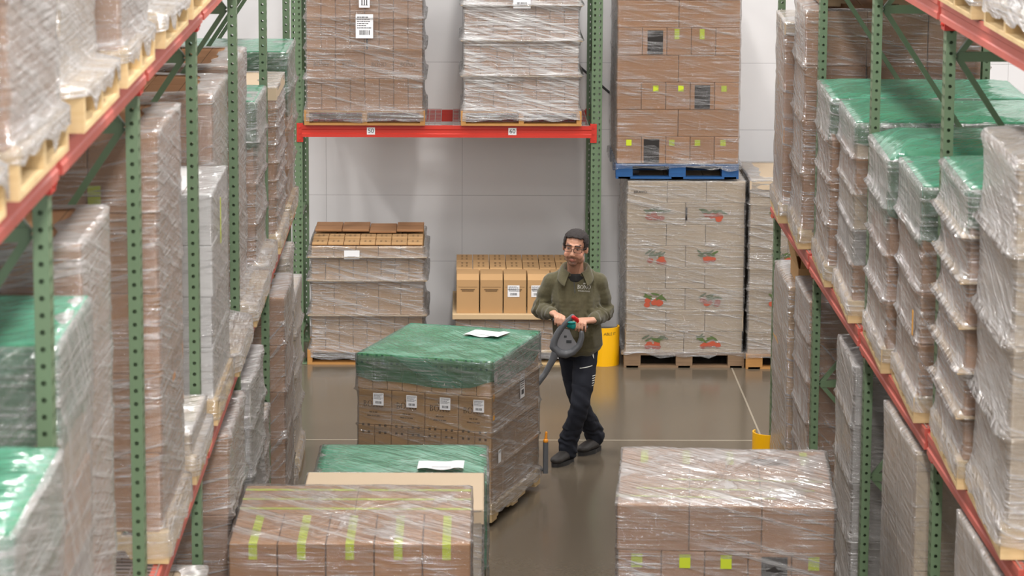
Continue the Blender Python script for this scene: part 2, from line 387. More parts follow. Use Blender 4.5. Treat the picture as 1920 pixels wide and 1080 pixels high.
# left rack: local -y -> +X, local +x -> +Y.  column side-hole line (y = 0.031) sits on XL
rkL = rack('green pallet rack with red beams along the left side of the aisle', (XL+0.023, 0, 0), R(90),
           [L_Y0+k*BAY+0.044 for k in range(-1, 6)], (2.05, 4.09), M_['red_pale'])
rkR = rack('green pallet rack with red beams along the right side of the aisle', (XR-0.023, 0, 0), R(-90),
           [-(R_Y0-k*BAY+0.044) for k in range(0, 6)], (2.05, 4.09), M_['red_pale'])
BX0 = -1.387; BY = 25.757
rkB = rack('green pallet rack against the rear wall with bright red beam numbered 50 and 60', (0, BY, 0), 0, [BX0, BX0+BAY], (2.05,), M_['red'])
for s_, px in (('50', -0.766), ('60', 0.42)):
    mb = MB(); mb.box(-0.034, -0.0015, -0.03, 0.034, 0, 0.03); lb = obj('number_tag', mb.mesh('tag', [M_['paper']]), rkB, (px, -0.0345, 1.998), label='white tag reading '+s_)
    obj('printed_number', text_mesh(s_, 0.052, M_['ink']), lb, (0, -0.003, 0))

# ------------------------------------------------------------------ pallets and loads
def pallet_mesh(W_, D_, m, notch=True, block=False):
    """stringers run along y (depth); boards along x; height 0.125; front face y=-D/2"""
    mb = MB(); h = 0.125; tb = 0.018
    if block:
        for x in (-W_/2+0.07, 0, W_/2-0.07):
            for y in (-D_/2+0.07, 0, D_/2-0.07): mb.box(x-0.07, y-0.07, tb, x+0.07, y+0.07, h-tb)
            mb.box(x-0.05, -D_/2, 0, x+0.05, D_/2, tb)
        for y in (-D_/2+0.05, 0, D_/2-0.05): mb.box(-W_/2, y-0.05, 0, W_/2, y+0.05, tb-0.001)
    else:
        sw = 0.042
        for x in (-W_/2+sw/2, 0, W_/2-sw/2):
            z0, z1 = tb, h-tb
            if notch:
                a_ = 0.15; n_ = 0.23; pts = [(-D_/2, z0)]
                for s0 in (-D_/2+a_, D_/2-a_-n_):
                    pts += [(s0, z0), (s0+0.02, z0+0.035), (s0+n_-0.02, z0+0.035), (s0+n_, z0)]
                pts += [(D_/2, z0), (D_/2, z1), (-D_/2, z1)]
                mb.prism(pts, x-sw/2, x+sw/2, axis='x')
            else: mb.box(x-sw/2, -D_/2, z0, x+sw/2, D_/2, z1)
        for y in (-D_/2+0.07, -0.02, D_/2-0.07): mb.box(-W_/2, y-0.07 if y < 0 else y-0.05, 0, W_/2, y+0.05 if y < 0 else y+0.07, tb)
    nb = 7
    for i in range(nb):
        y = -D_/2+0.045+(D_-0.09)*i/(nb-1); mb.box(-W_/2, y-0.045, h-tb, W_/2, y+0.045, h)
    return recalc(mb.mesh('pallet', [m]))
_pc = {}
def get_pallet(W_, D_, mk, **k):
    key = (round(W_, 2), round(D_, 2), mk, tuple(sorted(k.items())))
    if key not in _pc: _pc[key] = pallet_mesh(key[0], key[1], M_[mk], **k)
    return _pc[key]
_cc = {}
def carton_mesh(w_, d, h, mk):
    key = (round(w_, 3), round(d, 3), round(h, 3), mk)
    if key not in _cc:
        mb = MB(); w_, d, h = key[:3]; mb.box(-w_/2, -d/2, 0, w_/2, d/2, h, bev=0.004)
        # closing flaps: a shallow seam across the top
        mb.box(-w_/2+0.006, -0.0015, h-0.0005, w_/2-0.006, 0.0015, h+0.0006, mi=1)
        _cc[key] = mb.mesh('carton', [M_[mk], M_['print']])
    return _cc[key]
def film_mesh(W_, D_, rows, seed, mat, amp=0.004, cap=None, hem=0.02, vfold=0.0, capamp=0.006, dome=0.0, rot_j=0):
    """rows: list of (z, offset) bottom to top. cap: None, 'rim' or 'full'"""
    amp = min(amp, 0.003+amp*0.25); vfold = vfold*0.3
    rc = 0.012; per = []
    nW = max(8, int(W_/0.07)); nD = max(8, int(D_/0.07))
    hw, hd = W_/2, D_/2
    def side(ax, ay, bx, by, n, nx_, ny_):
        for i in range(n): per.append((ax+(bx-ax)*i/n, ay+(by-ay)*i/n, nx_, ny_))
    def corner(cx, cy, a0):
        for i in range(3):
            a_ = a0+math.pi/2*(i+0.5)/3; per.append((cx+rc*math.cos(a_), cy+rc*math.sin(a_), math.cos(a_), math.sin(a_)))
    side(-hw+rc, -hd, hw-rc, -hd, nW, 0, -1); corner(hw-rc, -hd+rc, -math.pi/2)
    side(hw, -hd+rc, hw, hd-rc, nD, 1, 0); corner(hw-rc, hd-rc, 0)
    side(hw-rc, hd, -hw+rc, hd, nW, 0, 1); corner(-hw+rc, hd-rc, math.pi/2)
    side(-hw, hd-rc, -hw, -hd+rc, nD, -1, 0); corner(-hw+rc, -hd+rc, math.pi)
    N = len(per); vs = []; fs = []
    s_ = 0; S = []
    for i in range(N):
        S.append(s_); j = (i+1) % N; s_ += math.hypot(per[j][0]-per[i][0], per[j][1]-per[i][1])
    for r_, (z, off) in enumerate(rows):
        for i, (x, y, nx_, ny_) in enumerate(per):
            q = noise.noise(Vector((x*1.3+seed, y*1.3, z*13)))*amp*1.6 + noise.noise(Vector((x*5+seed, y*5, z*4+9)))*amp
            if vfold: q += noise.noise(Vector((x*9+seed, y*9, z*0.8)))*vfold
            zz = z
            if r_ == 0: zz += noise.noise(Vector((x*9+seed, y*9, 3.3)))*hem*1.6
            k = off+max(q, -0.004)+0.002
            vs.append((x+nx_*k, y+ny_*k, zz))
    nr = len(rows)
    zt = rows[-1][0]
    if cap:
        steps = (0.012, 0.05, 0.10) if cap == 'rim' else (0.012, 0.06, 0.14, 0.25, 0.4, 0.6, 0.8, 0.93)
        m_ = min(hw, hd)
        for st in steps:
            for i, (x, y, nx_, ny_) in enumerate(per):
                if cap == 'rim':
                    fx = 1-st/hw; fy = 1-st/hd; fx_, fy_ = fx, fy
                    if st == steps[-1]:
                        e = 1+noise.noise(Vector((x*4+seed, y*4, 1)))*0.12; fx_ *= e*0.97 if e < 1 else 1; fy_ *= e*0.97 if e < 1 else 1
                else:
                    fx_ = fy_ = 1-st
                rz_ = zt+0.004+(abs(noise.noise(Vector((math.atan2(y, x)*16, seed, st))))*0.007+(0.5+0.5*noise.noise(Vector((x*(1-st)*4+seed, y*(1-st)*3, 2))))*0.016*min(1, st*3) if cap == 'full' else 0)+abs(noise.noise(Vector((x*3.1*(1-st)+seed, y*3.1*(1-st), 7))))*capamp+noise.noise(Vector((math.atan2(y, x)*5, st*2+seed, 1)))*capamp+dome*min(1, st*2.2)
                vs.append((x*fx_, y*fy_, rz_))
            nr += 1
        if cap == 'full':
            vs.append((0, 0, zt+0.006+dome)); ci = len(vs)-1; b0 = (nr-1)*N
            fs += [(b0+i, b0+(i+1) % N, ci) for i in range(N)]
    for r_ in range(nr-1):
        for i in range(N):
            j = (i+1) % N; fs.append((r_*N+i, r_*N+j, (r_+1)*N+j, (r_+1)*N+i))
    return me_from(vs, fs, 'film', [mat], smooth=True)
def sheet_mesh(W_, D_, zt, skirt, seed, mat, dome=0.0, amp=0.007, off=0.004):
    n = 26; vs = []; fs = []; hw, hd = W_/2+off, D_/2+off
    # top grid
    for j in range(n+1):
        for i in range(n+1):
            x = -hw+2*hw*i/n; y = -hd+2*hd*j/n
            e = min(1-abs(x)/hw, 1-abs(y)/hd)
            k = min(1, e*5)
            q = (abs(noise.noise(Vector((x*3+seed, y*3, 0))))+0.5*abs(noise.noise(Vector((x*9+y*4+seed, y*3-x*2, 2)))))*amp*2*k
            vs.append((x, y, zt+0.005+q+dome*k*(1-0.5*(x/hw)**2)))
    for j in range(n):
        for i in range(n): a_ = j*(n+1)+i; fs.append((a_, a_+1, a_+n+2, a_+n+1))
    # skirts
    ring = [i for i in range(n+1)]+[(j*(n+1)+n) for j in range(1, n+1)]+[n*(n+1)+i for i in range(n-1, -1, -1)]+[j*(n+1) for j in range(n-1, 0, -1)]
    base = len(vs); K = 5; N = len(ring)
    for r_ in range(1, K+1):
        for k, ri in enumerate(ring):
            x, y, z = vs[ri]; f_ = r_/K
            cornerness = min(1, max(0, (abs(x)/hw+abs(y)/hd-1.72)/0.28)) if abs(x)/hw+abs(y)/hd > 1.72 else 0
            d = skirt*(1+0.22*noise.noise(Vector((x*2.1+seed, y*2.1, 5)))-0.25*cornerness)*f_
            o_ = 0.002+0.006*abs(noise.noise(Vector((x*8+seed, y*8, f_*2))))
            nx_ = (1 if x > hw-1e-4 else -1 if x < -hw+1e-4 else 0); ny_ = (1 if y > hd-1e-4 else -1 if y < -hd+1e-4 else 0)
            vs.append((x+nx_*o_, y+ny_*o_, zt+0.005-d))
    for r_ in range(K):
        for k in range(N):
            k2 = (k+1) % N
            if r_ == 0: a_, b_ = ring[k], ring[k2]
            else: a_, b_ = base+(r_-1)*N+k, base+(r_-1)*N+k2
            c_, d_ = base+r_*N+k2, base+r_*N+k
            fs.append((a_, b_, c_, d_))
    return recalc(me_from(vs, fs, 'sheet', [mat], smooth=True))
def label_mesh(w_, h, lines=4, bars=True):
    mb = MB(); mb.box(-w_/2, -0.001, -h/2, w_/2, 0, h/2, 0)
    yy = -0.0016; z = h/2-h*0.10
    rnd = random.Random(int(w_*1000+h*3000))
    for k in range(lines):
        ww = w_*(0.5+0.35*rnd.random()); x = -w_*0.42
        while x < -w_*0.42+ww:
            l_ = w_*(0.05+0.1*rnd.random()); mb.box(x, yy, z-h*0.035, min(x+l_, w_*0.42), -0.001, z, 1); x += l_+w_*0.03
        z -= h*0.09
    if bars:
        x = -w_*0.28
        while x < w_*0.28:
            b_ = w_*0.012*(1+rnd.randint(0, 2)); mb.box(x, yy, -h*0.36, x+b_, -0.001, -h*0.36+h*0.2, 1); x += b_+w_*0.014*(1+rnd.randint(0, 1))
    return mb.mesh('label', [M_['paper'], M_['ink']])
def patch(name, parent, x, y, z, w_, h, mat, face='front', label=None, th=0.0012):
    """thin flat patch on a vertical local face; x,z centre"""
    mb = MB(); mb.box(-w_/2, -th, -h/2, w_/2, 0, h/2)
    o = obj(name, mb.mesh('patch', [mat]), parent, (x, y, z), label=label)
    if face == 'right': o.rotation_euler = (0, 0, R(90))
    if face == 'left': o.rotation_euler = (0, 0, R(-90))
    if face == 'top': o.rotation_euler = (R(-90), 0, 0)
    return o
_seed = [1]
def load(label, cat_group, loc, rz, W_, D_, layers, pal='wood', pal_kw=None, mk='kraft', film='film', ridge=0.0, cap='rim',
         green=None, greenW=0.26, dome=0.0, shift=(0, 0), boxW=None, boxD=None, pads=False, skirt=0.0, amp=0.004, hem=0.02,
         hem_z=0.05, vfold=0.0, topcap=None, film_over_green=True, name='wrapped_pallet_load', gap=0.004, no_pallet=False, capfilm='rim'):
    """layers: list of (h, nx, ny).  Returns root and dict with geometry numbers"""
    _seed[0] += 1; sd = _seed[0]*3.17; rnd = random.Random(_seed[0])
    root = thing(name, label, 'pallet load', loc, rz, cat_group)
    bw = boxW or W_-0.03; bd = boxD or D_-0.05
    z = 0.0
    if not no_pallet:
        obj('pallet', get_pallet(W_, D_, pal, **(pal_kw or {})), root); z = 0.126
    z0 = z; skirt = max(skirt, 0.024) if not no_pallet else skirt
    rows = [(hem_z, 0.008+skirt), (z0+0.004, 0.007+skirt*0.97)]; bounds = []
    cartons = []
    for li, (h, nx, ny) in enumerate(layers):
        hh = h-(0.006 if pads else 0.0)
        cw, cdp = bw/nx, bd/ny
        me = carton_mesh(cw-gap, cdp-gap, hh-0.002, mk if isinstance(mk, str) else mk[li % len(mk)])
        lx = rnd.uniform(-0.006, 0.006); ly = rnd.uniform(-0.006, 0.006)
        for i in range(nx):
            for j in range(ny):
                if 0 < i < nx-1 and 0 < j < ny-1 and li < len(layers)-1: continue
                c_ = obj('carton', me, root, (shift[0]+lx-bw/2+cw*(i+0.5), shift[1]+ly-bd/2+cdp*(j+0.5)+rnd.uniform(-0.002, 0.002), z+0.001))
                cartons.append((li, i, j, c_))
        zb, zt = z, z+h
        for f_ in (0.06, 0.22, 0.4, 0.6, 0.78, 0.94):
            k = 4*f_*(1-f_)
            rows.append((zb+h*f_, 0.006+ridge*(1-k)**2*0.6))
        rows.append((zt, 0.010+ridge))
        if pads and li < len(layers)-1:
            mb = MB(); pr = max(ridge-0.004, 0.0)
            mb.box(-bw/2-pr, -bd/2-pr, 0, bw/2+pr, bd/2+pr, 0.005); obj('cardboard_pad', mb.mesh('pad', [M_['pad']]), root, (shift[0], shift[1], zt-0.0055))
        z = zt; bounds.append(zt)
    ztop = z
    rows = sorted(rows); rows[-1] = (ztop+0.002, 0.008)
    if topcap:
        mb = MB(); mb.box(-bw/2-0.006, -bd/2-0.006, 0, bw/2+0.006, bd/2+0.006, 0.02, bev=0.004)
        mb.box(-bw/2-0.008, -bd/2-0.008, -0.06, bw/2+0.008, -bd/2-0.004, 0.016)
        mb.box(-bw/2-0.008, -bd/2-0.004, -0.06, -bw/2-0.004, bd/2+0.006, 0.016); mb.box(bw/2+0.004, -bd/2-0.004, -0.06, bw/2+0.008, bd/2+0.006, 0.016)
        obj('cardboard_cap', mb.mesh('cap', [M_[topcap]]), root, (shift[0], shift[1], ztop)); ztop += 0.02
        rows.append((ztop, 0.012))
    if green is not None:
        obj('green_top_sheet', sheet_mesh(bw, bd, ztop+0.002, greenW, sd, M_['green'], dome=dome, off=0.004), root, (shift[0], shift[1], 0))
        rows = [(a_, b_+(0.009 if a_ > ztop-greenW*1.3 else 0)) for a_, b_ in rows]
    if film:
        obj('stretch_film', film_mesh(bw, bd, rows, sd, M_[film], amp=amp, cap=capfilm, hem=hem, vfold=vfold), root, (shift[0], shift[1], 0))
    return dict(root=root, cartons=cartons, bounds=bounds, ztop=ztop, bw=bw, bd=bd, z0=z0, shift=shift)
def uniform(h_total, n, nx, ny, base=0.126): return [((h_total-base)/n, nx, ny)]*n
def loadL(label, xf, yn, W_, base, top, n, nx, ny, D_=1.2, xbox=None, group=None, **k):
    """load on the left rack: aisle face at x=xf, near (camera-side) face at y=yn"""
    sh = (0, 0)
    if xbox is not None: sh = (0, (xf-xbox)-0.048); k.setdefault('boxD', D_-0.12); k['skirt'] = max(k.get('skirt', 0), xf-xbox+0.014); k.setdefault('hem_z', 0.03)
    return load(label, group, (xf-D_/2, yn+W_/2, base), R(90), W_, D_, uniform(top-base, n, nx, ny), shift=sh, **k)
def loadR(label, xf, yn, W_, base, top, n, nx, ny, D_=1.2, tw=2.4, group=None, **k):
    a_ = R(-90-tw); c_ = Matrix.Rotation(a_, 3, 'Z') @ Vector((W_/2, -D_/2, 0))   # near corner offset
    return load(label, group, (xf-c_.x, yn-c_.y, base), a_, W_, D_, uniform(top-base, n, nx, ny), **k)
def face_patch(L, name, side, u, z, w_, h, m, label=None, off=0.014):
    """side: 'front' (aisle face), 'left'/'right' local faces. u along the face (from its centre)"""
    sx, sy = L['shift']
    if side == 'front': x, y = sx+u, sy-L['bd']/2-off
    elif side == 'right': x, y = sx+L['bw']/2+off, sy+u
    else: x, y = sx-L['bw']/2-off, sy-u
    if isinstance(m, bpy.types.Mesh):
        o = obj(name, m, L['root'], (x, y, z), label=label)
        o.rotation_euler = (0, 0, {'front': 0, 'right': R(90), 'left': R(-90)}[side]); return o
    return patch(name, L['root'], x, y, z, w_, h, m, side, label)

# ------------------------------------------------------------------ left rack, beam level one (2.05)
def yellow_squares(L, side='left', zs=None, us=(0.38,), w_=0.035, h=0.07):
    for z in zs:
        for u in us: face_patch(L, 'packing_tape', side, u, z, w_, h, M_['tape'], off=0.006)
XP = -1.155
A = loadL('green-topped wrapped load on the left middle shelf, cut by the left edge of the photo', -1.12, 7.62, 1.0, 2.05, 3.25, 5, 3, 4, xbox=-1.14, green=True, greenW=0.30, film='film_heavy', vfold=0.02, amp=0.01, mk='grey', dome=0.03)
A = loadL('low green-topped load behind the nearest left upright', -1.15, 9.03, 0.86, 2.05, 3.46, 5, 2, 4, xbox=-1.205, green=True, greenW=0.35, mk=['kraft2', 'grey', 'kraft2', 'pale', 'kraft2'], film='film_diag', vfold=0.006)
A = loadL('wrapped brown load just beyond the nearest left upright, behind the low green-topped one', -1.15, 9.95, 0.86, 2.05, 3.62, 4, 2, 4, xbox=-1.235, mk='kraft2', film='film_heavy', vfold=0.022, amp=0.012, skirt=0.05, hem=0.05, hem_z=0.02)
A = loadL('tall brown load with yellow tape squares beyond the second left upright', -1.15, 11.78, 1.0, 2.05, 3.755, 5, 2, 4, xbox=-1.165, mk='kraft2', film='film', pal='wood', amp=0.006, vfold=0.008)
yellow_squares(A, 'left', zs=(2.25-2.05, 2.55-2.05, 2.86-2.05, 3.2-2.05, 3.5-2.05), us=(0.30, -0.1), w_=0.05, h=0.10)
A = loadL('nearly empty pallet with white film stretched over it, left middle shelf', -1.15, 13.08, 0.84, 2.05, 2.27, 1, 2, 3, film='film_heavy', amp=0.012, capfilm='full', mk='pale', skirt=0.03)
A = loadL('load of white cartons on the left middle shelf', -1.15, 14.25, 1.0, 2.05, 3.15, 4, 3, 4, xbox=-1.16, mk='white', film='film_light', amp=0.005, vfold=0.01)
face_patch(A, 'packing_tape', 'front', -0.1, 0.92, 0.035, 0.22, M_['tape'])
A = loadL('brown load with a loose film skirt over its pallet, behind the white cartons', -1.13, 15.38, 1.0, 2.05, 3.485, 2, 2, 3, xbox=-1.245, mk='kraft2', film='film_heavy', amp=0.008, vfold=0.01, skirt=0.08, hem=0.03, hem_z=0.03)
face_patch(A, 'paper_label', 'left', 0.36, 0.82, 0.16, 0.22, M_['paper'])
A = loadL('tall pale load with bulging film, left middle shelf beyond the fourth upright', -1.13, 16.72, 1.12, 2.05, 3.485, 3, 2, 3, xbox=-1.25, mk='kraft2', film='film_heavy', amp=0.012, vfold=0.02, skirt=0.09, hem=0.03, hem_z=0.03)
A = loadL('narrow green-topped load half hidden behind the fifth left upright', -1.15, 18.0, 0.9, 2.05, 3.14, 4, 3, 4, xbox=-1.21, green=True, greenW=0.35, mk='kraft2', film='film_heavy', amp=0.01, vfold=0.012, ridge=0.015)
face_patch(A, 'paper_label', 'left', 0.30, 0.42, 0.12, 0.16, M_['paper'])
A = loadL('load with a pale cardboard top between the green-topped loads, far left middle shelf', -1.14, 19.15, 0.95, 2.05, 3.08, 8, 3, 4, xbox=-1.155, mk='kraft2', topcap='pale', film='film', amp=0.012, ridge=0.01)
A = loadL('tall green-topped load at the far end of the left rack', -1.14, 20.30, 0.92, 2.05, 3.2, 4, 3, 4, xbox=-1.155, green=True, greenW=0.45, mk='kraft2', film='film_light', ridge=0.02)

# left rack, upper level (4.09)
LU = [(6.55, 1.0, 'kraft2', 'wrapped load at the top left corner of the photo, nearest on the upper shelf'),
      (7.78, 1.0, 'kraft2', 'wrapped brown load on the left upper shelf, the first whose pallet end is in view'),
      (9.15, 0.95, 'pale', 'film-covered load on the left upper shelf above the second upright'),
      (10.34, 0.95, 'kraft2', 'wrapped load on the left upper shelf with a brown carton edge showing, third pallet along'),
      (11.68, 1.0, 'pale', 'wrapped load on the left upper shelf, fourth pallet along, its pallet corner bare'),
      (12.9, 0.95, 'pale', 'wrapped load on the left upper shelf, farthest one in view')]
for i, (yn, W_, mk, lab) in enumerate(LU):
    loadL(lab, -1.125, yn, W_, 4.09, 5.7, 4, 3, 4, xbox=-1.14 - (0.05 if i in (2, 4) else 0), mk=mk, film='film_heavy', amp=0.012, vfold=0.02, skirt=0.03 if i != 2 else 0.05, hem=0.05, hem_z=0.085)

# left rack, floor level
LF = [(12.78, 1.0, 1.50, -1.16, 'pale', 'pale wrapped floor load under the left rack, cut by the bottom edge', 4, 0.01),
      (15.2, 1.12, 1.78, -1.17, 'kraft2', 'crumpled film-wrapped brown load on the floor behind the front left taped load', 4, 0.03),
      (16.75, 1.1, 1.73, -1.16, 'grey', 'floor load with shaggy torn film at its top corner, under the left rack', 6, 0.05),
      (18.05, 0.86, 1.15, -1.20, 'kraft2', 'short wrapped floor load before the fifth left upright', 5, 0.02),
      (19.62, 0.98, 1.68, -1.14, 'kraft2', 'slim wrapped floor load right of the fifth left upright', 5, 0.006),
      (20.68, 0.74, 1.76, -1.18, 'pale', 'bulging load with rounded top on the floor at the far end of the left rack', 4, 0.02),
      (21.72, 0.9, 1.32, -1.19, 'pale', 'lowest wrapped load beside the rear wall rack, far end of the left row', 4, 0.008)]
for yn, W_, top, xb, mk, lab, n, vf in LF:
    loadL(lab, xb+0.015, yn, W_, 0.0, top, n, 3, 4, xbox=xb, mk=mk, film='film_heavy' if vf > 0.015 else 'film_diag', amp=0.006+vf*0.3, vfold=vf, ridge=0.012 if n > 4 else 0.02)

# ------------------------------------------------------------------ right rack, beam level one
RR = 2.152
A = loadR('slim load with a pale cardboard top, farthest on the right middle shelf', RR-0.03, 20.46, 0.95, 2.05, 3.38, 3, 3, 4, mk='kraft2', topcap='pale', film='film', ridge=0.0, amp=0.006, vfold=0.006)
A = loadR('tall brown load in four tiers, second from the far end of the right middle shelf', RR-0.012, 19.4, 1.0, 2.05, 3.57, 4, 2, 3, mk='kraft2', film='film', ridge=0.018, amp=0.008)
obj_pal = thing('wooden_pallet', 'bare wooden pallet lying on top of the tall four-tier load on the right', 'pallet', (2.85, 19.88, 3.60), R(-92), None, get_pallet(1.0, 1.15, 'wood_old'))
A = loadR('green-topped load third from the far end of the right middle shelf', RR, 18.02, 1.05, 2.05, 3.17, 4, 3, 4, mk='kraft2', green=True, greenW=0.26, film='film', ridge=0.02, dome=0.015)
A = loadR('green-topped load with a shallow green skirt, fourth from the far end of the right shelf', RR, 16.88, 1.08, 2.05, 3.17, 5, 3, 4, mk=['kraft2', 'grey', 'pale', 'kraft2', 'pale'], green=True, greenW=0.16, film='film_diag', ridge=0.015, dome=0.02)
A = loadR('load with a domed rumpled green top, between the third and fourth right uprights', RR, 15.50, 1.08, 2.05, 3.15, 4, 3, 4, mk='kraft2', green=True, greenW=0.35, film='film_diag', ridge=0.025, dome=0.06)
A = loadR('green-topped load tucked just behind the nearest right upright', RR, 14.34, 1.1, 2.05, 3.18, 4, 3, 4, mk='kraft2', green=True, greenW=0.30, film='film_diag', ridge=0.022, dome=0.01)
face_patch(A, 'warning_sticker', 'front', 0.35, 0.45, 0.05, 0.12, M_['orange_sticker'], off=0.02)
A = loadR('green-topped load with scalloped film ridges at every layer, right of the nearest upright', RR, 13.02, 1.07, 2.05, 3.36, 6, 3, 4, mk='kraft2', green=True, greenW=0.24, film='film', ridge=0.045, pads=True, dome=0.02)
LB = label_mesh(0.105, 0.15)
for z in (1.06, 0.74, 0.3): face_patch(A, 'paper_label', 'right', -0.42, z-0.03, 0.1, 0.1, LB, off=0.02)
A = loadR('pale film-shrouded load at the right edge of the photo, without a green top', RR-0.01, 11.86, 1.1, 2.05, 3.64, 4, 3, 4, mk='pale', film='film_heavy', ridge=0.04, amp=0.012, capfilm='full', skirt=0.03)
# right rack, upper level
for yn, lab in ((14.35, 'wrapped load on the right upper shelf, farthest one, at the top edge of the photo'), (13.05, 'wrapped load with bare pallet end beside the red connector, right upper shelf'),
                (11.75, 'load with open pallet side facing the aisle, right upper shelf, top right corner')):
    loadR(lab, RR+0.004, yn, 1.02 if yn > 12 else 1.05, 4.09, 5.6, 4, 3, 4, tw=0.6, mk='pale', film='film_heavy', amp=0.012, vfold=0.015, skirt=0.02, hem_z=0.07)
# upper-shelf loads just above the picture; they shade the shelf below as in the place
for yn in (15.5, 16.86, 18.03, 19.4, 20.45):
    loadR('wrapped load on the right upper shelf, above the top edge of the photo', RR+0.03, yn, 1.05, 4.09, 5.5, 2, 2, 2, tw=0.6, mk='pale', film=None, group='upper shelf loads above the frame, right')
for yn in (14.25, 15.4, 16.75, 17.9, 19.2, 20.3):
    loadL('wrapped load on the left upper shelf, above the top edge of the photo', -1.14, yn, 0.98, 4.09, 5.5, 2, 2, 2, mk='pale', film=None, group='upper shelf loads above the frame, left')
# right rack, floor level
A = loadR('floor load under the right rack with an open carton on top, at the far end', RR+0.03, 20.42, 1.1, 0.0, 1.62, 4, 2, 3, tw=0.5, mk='kraft', film='film_heavy', amp=0.012, vfold=0.01, capfilm='rim')
# open carton on top, flaps up
def open_carton(label, x, y, z, rz, w_, d, h):
    mb = MB(); tk = 0.005
    for s_ in (-1, 1):
        mb.box(-w_/2, s_*d/2-tk/2, 0, w_/2, s_*d/2+tk/2, h); mb.box(s_*w_/2-tk/2, -d/2, 0, s_*w_/2+tk/2, d/2, h)
    mb.box(-w_/2, -d/2, 0, w_/2, d/2, tk)
    root = thing('open_carton', label, 'carton', (x, y, z), rz); obj('carton_body', mb.mesh('body', [M_['kraft']]), root)
    for (ax, sg) in (('y', -1), ('y', 1), ('x', -1), ('x', 1)):
        mb = MB(); ang = R({('y', -1): 12, ('y', 1): 20, ('x', -1): 70, ('x', 1): 40}[(ax, sg)])
        if ax == 'y': mb.bar((0, 0, 0), (0, sg*0.12*math.sin(ang), 0.12*math.cos(ang)), w_-0.02, tk, up=(0, 0, 1) if False else (0, sg*math.cos(ang), -math.sin(ang))); loc = (0, sg*d/2, h+0.001)
        else: mb.bar((0, 0, 0), (sg*0.12*math.sin(ang), 0, 0.12*math.cos(ang)), d-0.02, tk, up=(sg*math.cos(ang), 0, -math.sin(ang))); loc = (sg*w_/2, 0, h+0.001)
        obj('flap', mb.mesh('flap', [M_['kraft']]), root, loc)
    return root
open_carton('open cardboard carton with raised flaps on top of the far right floor load', 2.52, 20.72, 1.628, R(-90), 0.5, 0.5, 0.11)
A = loadR('deep brown wrapped floor load seen between the second and third right uprights', RR+0.05, 19.32, 0.98, 0.0, 1.72, 6, 3, 3, tw=0.5, mk='kraft2', film='film_diag', ridge=0.01)
A = loadR('grey floor load standing behind the third right upright', RR+0.02, 16.86, 1.0, 0.0, 1.80, 5, 3, 4, tw=1.5, mk='grey', film='film', ridge=0.012)
A = loadR('broad pale floor load filling the gap before the nearest right upright', RR-0.0, 14.36, 1.2, 0.0, 1.90, 3, 3, 3, tw=0.5, mk='pale', film='film_diag', ridge=0.0, amp=0.003)
A = loadR('pale floor load at the bottom right, under the right rack', RR-0.0, 12.0, 1.2, 0.0, 1.92, 3, 3, 3, tw=0.5, mk='pale', film='film_diag', amp=0.003)

# ------------------------------------------------------------------ rear wall rack loads
def glyph_B(mb, x, s, mi=0):
    """serif capitals made of quads: stems, bowls, serifs. s = cap height"""
    def q(x0, z0, x1, z1): mb.add([(x+x0*s, 0, z0*s), (x+x1*s, 0, z0*s), (x+x1*s, 0, z1*s), (x+x0*s, 0, z1*s)], [(0, 1, 2, 3)], mi)
    q(0, 0, 0.3, 0.05); q(0, 0.95, 0.3, 1); q(0.08, 0, 0.22, 1)
    for (zc, hz, ro) in ((0.745, 0.255, 0.30), (0.26, 0.26, 0.38)):
        n = 12; vs = []
        for i in range(n+1):
            a_ = -math.pi/2+math.pi*i/n
            vs.append((x+(0.24+ro*math.cos(a_))*s, 0, (zc+hz*math.sin(a_))*s)); vs.append((x+(0.24+(ro-0.14)*math.cos(a_))*s, 0, (zc+(hz-0.05)*math.sin(a_))*s))
        mb.add(vs, [(2*i, 2*i+2, 2*i+3, 2*i+1) for i in range(n)], mi)
    return 0.74
def glyph_O(mb, x, s, mi=0):
    n = 24; vs = []
    for i in range(n):
        a_ = 2*math.pi*i/n; vs.append((x+(0.42+0.42*math.cos(a_))*s, 0, (0.5+0.52*math.sin(a_))*s)); vs.append((x+(0.42+0.27*math.cos(a_))*s, 0, (0.5+0.47*math.sin(a_))*s))
    mb.add(vs, [(2*i, (2*i+2) % (2*n), (2*i+3) % (2*n), 2*i+1) for i in range(n)], mi)
    return 0.94
def glyph_N(mb, x, s, mi=0):
    def q(x0, z0, x1, z1): mb.add([(x+x0*s, 0, z0*s), (x+x1*s, 0, z0*s), (x+x1*s, 0, z1*s), (x+x0*s, 0, z1*s)], [(0, 1, 2, 3)], mi)
    q(0, 0, 0.26, 0.05); q(0, 0.95, 0.2, 1); q(0.10, 0, 0.16, 1); q(0.60, 0.95, 0.86, 1); q(0.70, 0, 0.76, 1)
    mb.add([(x+0.05*s, 0, s), (x+0.22*s, 0, s), (x+0.76*s, 0, 0), (x+0.66*s, 0, 0)], [(0, 1, 2, 3)], mi)
    return 0.94
